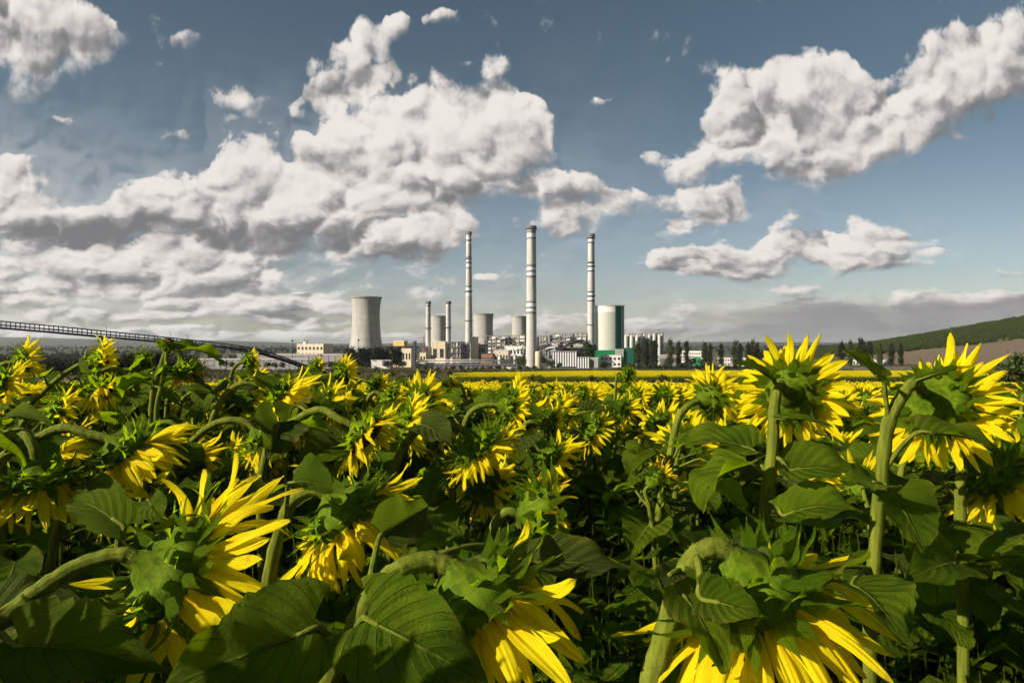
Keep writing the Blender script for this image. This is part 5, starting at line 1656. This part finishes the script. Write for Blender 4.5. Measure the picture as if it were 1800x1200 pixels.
hero('sunflower hidden to its petals behind the crooked reddish stalk', 1186, 752, 3.2, (.8, .45, -.1), [(1172, 752, 3.200), (1160, 765, 3.200), (1150, 830, 3.200)], 37, leaves=3, Rd=0.042, pl=0.066, elev=.3, droop=.2)
hero('drooping sunflower with dark back and shaded amber petals at the right frame edge', 1716, 808, 1.65, (.55, .45, -.68),
     [(1700, 795, 1.639), (1690, 830, 1.627), (1688, 920, 1.627), (1692, 1010, 1.639)], 38, leaves=4, Rd=0.062, pl=0.088, elev=.50, droop=.25, bl=1.1, dome=.06,
     big=[((1690, 850, 1.627), (1672, 770, 1.593), (1600, 745, 1.570), .075, (0, -.4, .9), dict(sag=.9)), ((1692, 960, 1.627), (1720, 985, 1.479), (1820, 1000, 1.366), .13, (0, -.5, .85), dict(sag=.8)), ((1690, 1000, 1.627), (1680, 990, 1.422), (1590, 1030, 1.309), .12, (0, -.6, .8), dict(sag=.8))])
hero('pale green backed young sunflower glowing low behind the widest bloom', 1612, 800, 2.6, (.7, .5, -.4), [(1600, 800, 2.600), (1588, 815, 2.600), (1580, 880, 2.600)], 39, leaves=3, Rd=0.045, pl=0.045, elev=.4, droop=.2, bl=1.2)
hero('amber sunflower glimpsed under the upright open bloom', 1400, 800, 3, (.7, .5, -.5), [(1388, 798, 3.000), (1376, 815, 3.000), (1370, 880, 3.000)], 40, leaves=4, Rd=0.05, pl=0.07, elev=.5, droop=.3)
hero('shaded sunflower hanging in leaves left of the downcast one', 312, 750, 2.8, (.5, .1, -.85), [(300, 742, 2.800), (275, 748, 2.800), (255, 790, 2.800)], 41, leaves=4, Rd=0.055, pl=0.075, elev=.65, droop=.2, gap=.2)
hero('low sunflower with short lit petals below the drooping windblown one', 520, 740, 3, (.6, .2, -.7), [(505, 732, 3.000), (485, 742, 3.000), (470, 800, 3.000)], 42, leaves=4, Rd=0.05, pl=0.065, elev=.5, droop=.3)
hero('sunflower sunk in leaves right of the dark faced one', 742, 770, 3.2, (.6, .3, -.6), [(730, 764, 3.200), (714, 775, 3.200), (704, 830, 3.200)], 43, leaves=4, Rd=0.05, pl=0.07, elev=.4, droop=.3, wither=.3)
hero('small withered flower curled among leaves under the crooked stalk', 1142, 852, 2.2, (.5, .3, .3), [(1134, 862, 2.200), (1140, 885, 2.200), (1150, 960, 2.223)], 44, leaves=3, Rd=0.026, pl=0.045, elev=.6, droop=.2, wither=.8, r0=.006, r1=.009, bl=.9)
hero('sunflower at bottom left below the arching stalk, only bright hanging petals showing', 240, 1170, .93, (.35, .2, -.9), [(215, 1130, .94), (170, 1140, .95), (140, 1230, .96)], 45, leaves=0, Rd=.06, pl=.1, elev=.8, droop=.2, gap=.3)
hero('hidden sunflower below the big central leaf, petal tips lit', 726, 1215, .95, (.3, .3, -.9), [(715, 1180, .96), (690, 1200, .97), (670, 1290, .98)], 46, leaves=0, Rd=.06, pl=.08, elev=.7, droop=.2, gap=.3)
hero('sunflower with small lit petals between shed and conveyor foot', 544, 648, 4.5, (.8, .3, .0), [(534, 650, 4.500), (526, 664, 4.500), (520, 720, 4.500)], 47, leaves=4, Rd=0.04, pl=0.055, elev=.4, droop=.2)
hero('closed green bud sunflower on a tall hooked stem against the sky', 292, 612, 2.8, (.3, .0, .9), [(293, 622, 2.800), (288, 660, 2.800), (275, 720, 2.800)], 48, leaves=5, Rd=0.02, pl=0.007, elev=1.2, droop=.0, r0=.006, r1=.009, bl=.7, dome=.03)
hero('dark green budding sunflower among leaves below the pylon trees', 240, 640, 3.2, (.6, .1, .2), [(236, 648, 3.200), (230, 668, 3.200), (226, 730, 3.200)], 49, leaves=6, Rd=0.04, pl=0.012, elev=.8, droop=.1, r0=.008, bl=1.1)

# ---- the rest of the crop that can be told apart: copies of a dozen plants with all their parts
fr = random.Random(4242)
def drift(lo=-.75, hi=.15):
    a = R(fr.gauss(34, 20))
    e = fr.uniform(lo, hi)
    return Vector((math.cos(a) * math.cos(e), math.sin(a) * math.cos(e), math.sin(e)))
def proto(seed, h, lod, leaves, group, label):
    n = drift()
    top = Vector((0, 0, h))
    back = Vector((-n.x, -n.y, 0))
    q = top + back * .05 + UP * (.0 if n.z > -.2 else .03)
    r = fr.uniform(.05, .12); k = fr.uniform(.02, .07) if n.z < -.25 else -fr.uniform(.0, .04)
    pts = [top, top + back * r * .5 + UP * k * .8, top + back * r * 1.3 + UP * (k - .03), top + back * (r * 1.8) - UP * .17, top + back * (r * 1.9) - UP * .42, top + back * r * 1.6 - UP * (h * .7), top + back * r * 1.5 - UP * (h + .05)]
    off = back * r * 1.5
    pts = [p - off for p in pts]
    head = pts[0]
    return sunflower(label, (0, 0, 0), pts, head, n, seed, leaves=leaves, Rd=fr.uniform(.052, .068), pl=fr.uniform(.082, .106), elev=fr.uniform(.2, .6), droop=fr.uniform(.1, .3), lod=lod, gap=fr.uniform(0, .2), wither=fr.choice((0, 0, .2)), group=group, leaf_zone=(.30, .84), leaf_size=(.12, .20), r0=.008, r1=.0115)
ROW_G = 'sunflowers crowding the rows behind the front blooms'
ROW_L = 'leafy sunflower with a nodding yellow head in the crowded rows behind front blooms'
def copy_tree(o, parent=None):
    c = o.copy(); col.objects.link(c); c.parent = parent
    for ch in [x for x in o.children]:
        copy_tree(ch, c)
    return c
protos = [proto(300 + i, 1.0 + .0 * i + fr.uniform(.52, .66), 1, 15, ROW_G, ROW_L) for i in range(12)]
spots = []
boxes = [(h[0], h[1], 220 / h[2] * .62, h[2]) for h in HEROES]
tries = 0
while len(spots) < 236 and tries < 20000:
    tries += 1
    d = math.sqrt(fr.uniform(2.3 ** 2, 7.2 ** 2)) if fr.random() < .9 else fr.uniform(2.3, 4)
    px = fr.uniform(-120, 1920)
    x = (px - 900) / F * d
    if any((x - s[0]) ** 2 + (d - s[1]) ** 2 < .25 ** 2 for s in spots): continue
    top = 1.62 - .06 * sstep(300, 900, px) + fr.gauss(0, .06) - (.12 if d < 3.2 else 0)
    hy = HORIZON + (CAMZ - (top + gz(x, d))) / d * F
    if any(abs(px + 25 - b[0]) < b[2] and abs(hy - b[1]) < b[2] * .9 and d < b[3] + .2 for b in boxes): continue
    spots.append((x, d, top))
used = set()
for i, (x, d, top) in enumerate(spots):
    k = i % len(protos)
    o = protos[k] if k not in used else copy_tree(protos[k])
    used.add(k)
    base_h = [c for c in o.children if c.name.startswith('flower_head')][0].location.z
    s = top / base_h
    o.location = (x, d, gz(x, d))
    o.rotation_euler = (fr.gauss(0, .05), fr.gauss(0, .05), R(fr.gauss(0, 16)))
    o.scale = (min(1.12, s), min(1.12, s), s)

# ---- everything farther off reads as one mass of crop
def mass_plant(seed, h, lod, leaves):
    rnd = random.Random(seed)
    n = drift(-.7, .25)
    mb = MB()
    back = Vector((-n.x, -n.y, 0))
    head = Vector((0, 0, h)) - back * .08
    pts = [head, head + back * .06 + UP * .0, head + back * .13 - UP * .1, UP * h * .5, Vector((0, 0, -.05))]
    mb.tube(catmull(pts, 2), [.011] * (len(catmull(pts, 2))), 5, 3)
    M = Matrix.Translation(head) @ frame_z(n)
    gl = M.to_3x3().inverted() @ Vector((0, 0, -1))
    parts = head_meshes(seed, rnd.uniform(.05, .068), rnd.uniform(.088, .115), npet=34 if lod == 1 else 18, elev=rnd.uniform(.1, .5), droop=.2, gl=gl, lod=lod, pw=1.0 if lod == 1 else 1.9)
    for p, mi in zip(parts, (4, 0, 2, 5)):
        mb.add([M @ Vector(v) for v in p.v], p.f, [mi] * len(p.f), p.uv)
    yaw = rnd.uniform(0, 6.28)
    for i in range(leaves):
        yaw += 2.4
        L = rnd.uniform(.14, .22)
        lm = leaf_mb(seed * 7 + i, L, L * .85, rnd.uniform(.15, .5), rnd.uniform(.5, 1.2), .07, 7 if lod == 1 else 4, 5 if lod == 1 else 3)
        z = h * (.3 + .50 * i / leaves)
        Ml = Matrix.Translation(Vector((math.cos(yaw) * .07, math.sin(yaw) * .07, z))) @ Matrix.Rotation(yaw, 4, 'Z') @ Matrix.Rotation(rnd.uniform(-.1, .6), 4, 'Y')
        mb.add([Ml @ Vector(v) for v in lm.v], lm.f, [1] * len(lm.f), lm.uv)
    return mb
MASS_M = [PM['petal'], PM['leaf'], PM['bract'], PM['stem'], PM['recept'], PM['disc']]
mid = [mass_plant(700 + i, 1.6, 1, 10).mesh('crop_plant', MASS_M, True) for i in range(8)]
def patch(seed, n, w):
    rnd = random.Random(seed); mb = MB()
    kinds = [mass_plant(seed * 20 + k, 1.6, 2, 5) for k in range(5)]
    for i in range(n):
        q = kinds[rnd.randrange(5)]
        s = rnd.uniform(.9, 1.08)
        M = Matrix.Translation((rnd.uniform(-w, w), rnd.uniform(-w, w), 0)) @ Matrix.Rotation(rnd.gauss(0, .35), 4, 'Z') @ Matrix.Diagonal((1, 1, s, 1))
        mb.add([M @ Vector(v) for v in q.v], q.f, q.m, q.uv)
    return mb
far = [patch(40 + i, 16, .95).mesh('crop_patch', MASS_M, True) for i in range(5)]
pts = []; ro = []; sc_ = []; ix = []
def put(x, d, k, s):
    pts.append((x, d, gz(x, d))); ro.append(fr.gauss(0, .3)); sc_.append(s); ix.append(k)
for i in range(6400):
    d = math.sqrt(fr.uniform(6.9 ** 2, 40 ** 2)); az = fr.uniform(-.85, .85); px = 900 + az * F
    put(az * d, d, fr.randrange(8), (1.0 - .04 * sstep(200, 900, px)) * fr.gauss(.945, .03))
for i in range(260):      # outside the picture to the left and behind: they shade the front rows
    x = fr.uniform(-7, -1.2); d = fr.uniform(-3.5, 7)
    if d > 0 and x > -.82 * d - .25: continue
    if d <= 0 and x > -1.0: continue
    put(x, d, fr.randrange(8), fr.gauss(1.02, .04))
for x, d in ((-.84, .42), (-.98, .50), (-1.05, .40), (-.95, .28), (-1.12, .30), (-1.2, .48), (-.90, .12), (-1.2, .1)):
    put(x, d, fr.randrange(8), fr.uniform(.98, 1.06))      # extra plants added out of view to shade the front row
for i in range(160):
    x = fr.uniform(1.0, 7); d = fr.uniform(-1, 7)
    if x < .82 * d + .3: continue
    put(x, d, fr.randrange(8), fr.gauss(.97, .04))
d = 39.0
while d < 125:
    x = -.85 * d
    while x < .85 * d:
        put(x + fr.uniform(-.4, .4), d + fr.uniform(-.4, .4), 8 + fr.randrange(5), fr.gauss(.97, .03))
        x += 1.75
    d += 1.75
def weed(seed):
    rnd = random.Random(seed); mb = MB()
    for i in range(26):
        a = rnd.uniform(0, 6.28); r = rnd.random() * .3; h = rnd.uniform(.2, 1.15)
        b = Vector((math.cos(a) * r, math.sin(a) * r, 0)); t = b + Vector((rnd.gauss(0, .12), rnd.gauss(0, .12), h))
        mb.tube([b, b.lerp(t, .5) + Vector((rnd.gauss(0, .02), 0, 0)), t], [.004, .003, .0012], 4, 0)
        for j in range(9):
            q = b.lerp(t, rnd.uniform(.25, 1.0)); l = rnd.uniform(.03, .09)
            dv = Vector((rnd.gauss(0, 1), rnd.gauss(0, 1), rnd.uniform(-.2, .8))).normalized(); sd = dv.orthogonal().normalized() * l * rnd.uniform(.14, .34)
            mb.add([q, q + dv * l * .5 + sd, q + dv * l, q + dv * l * .5 - sd], [(0, 1, 2, 3)], 0, [(0, .5), (.5, 1), (1, .5), (.5, 0)])
    for j in range(10):
        L = rnd.uniform(.10, .2); lm = leaf_mb(seed * 50 + j, L, L * .8, rnd.uniform(.1, .5), rnd.uniform(.6, 1.4), .07, 8, 5)
        Ml = Matrix.Translation(Vector((rnd.gauss(0, .2), rnd.gauss(0, .2), rnd.uniform(.25, 1.15)))) @ Matrix.Rotation(rnd.uniform(0, 6.28), 4, 'Z') @ Matrix.Rotation(rnd.uniform(0, .9), 4, 'Y')
        mb.add([Ml @ Vector(v) for v in lm.v], lm.f, [0] * len(lm.f), lm.uv)
    return mb
wp = []; wr = []; ws = []; wi = []
for i in range(3400):
    d = .75 + 11 * fr.random() ** .8; az = fr.uniform(-.95, .95)
    if d < 1.3 and fr.random() < .3: continue
    wp.append((az * d, d, gz(az * d, d) - .02)); wr.append(fr.uniform(0, 6.28)); ws.append(fr.uniform(.75, 1.2) * (1 if d > 1.6 else .85)); wi.append(fr.randrange(5))
scatter('undergrowth', wp, wr, ws, wi, [weed(60 + k).mesh('weed_clump', [PM['leaf'], PM['stem']], True) for k in range(5)], 'dark tangle of weeds and low leaves under the sunflowers')
scatter('sunflower_crop', pts, ro, sc_, ix, mid + far, 'dense mass of sunflowers filling the near field to its far edge')
# second field beyond the strip
pts = []; ro = []; sc_ = []; ix = []
d = 235.0
while d < 600:
    x = -.065 * d + 6 * math.sin(d * .05)
    while x < .85 * d:
        if d < 430 + 170 * sstep(-.03, .14, x / d + .01 * math.sin(d)):
            put(x + fr.uniform(-.8, .8), d + fr.uniform(-.8, .8), fr.randrange(5), fr.gauss(1.2, .04))
        x += 2.4
    d += 2.4
scatter('far_sunflower_crop', pts, ro, sc_, ix, far, 'solid yellow sunflower crop beyond the dry strip')
# ------------------------------------------------------------------ air
def build_haze():
    mb = MB()
    mb.box(-27000, 27000, -3000, 30000, -60, 260)
    m, T, out = new_mat('haze')
    v = T.n('ShaderNodeVolumePrincipled')
    T.put(v.inputs['Color'], (0.80, 0.87, 0.95, 1.0))
    T.put(v.inputs['Density'], 3.0e-5)
    T.put(v.inputs['Anisotropy'], 0.25)
    T.t.links.new(v.outputs[0], out.inputs['Volume'])
    o = mb.build('haze', m)
    tag(o, 'thin bluish air over the far plain and hills', None, None, 'stuff')
build_haze()
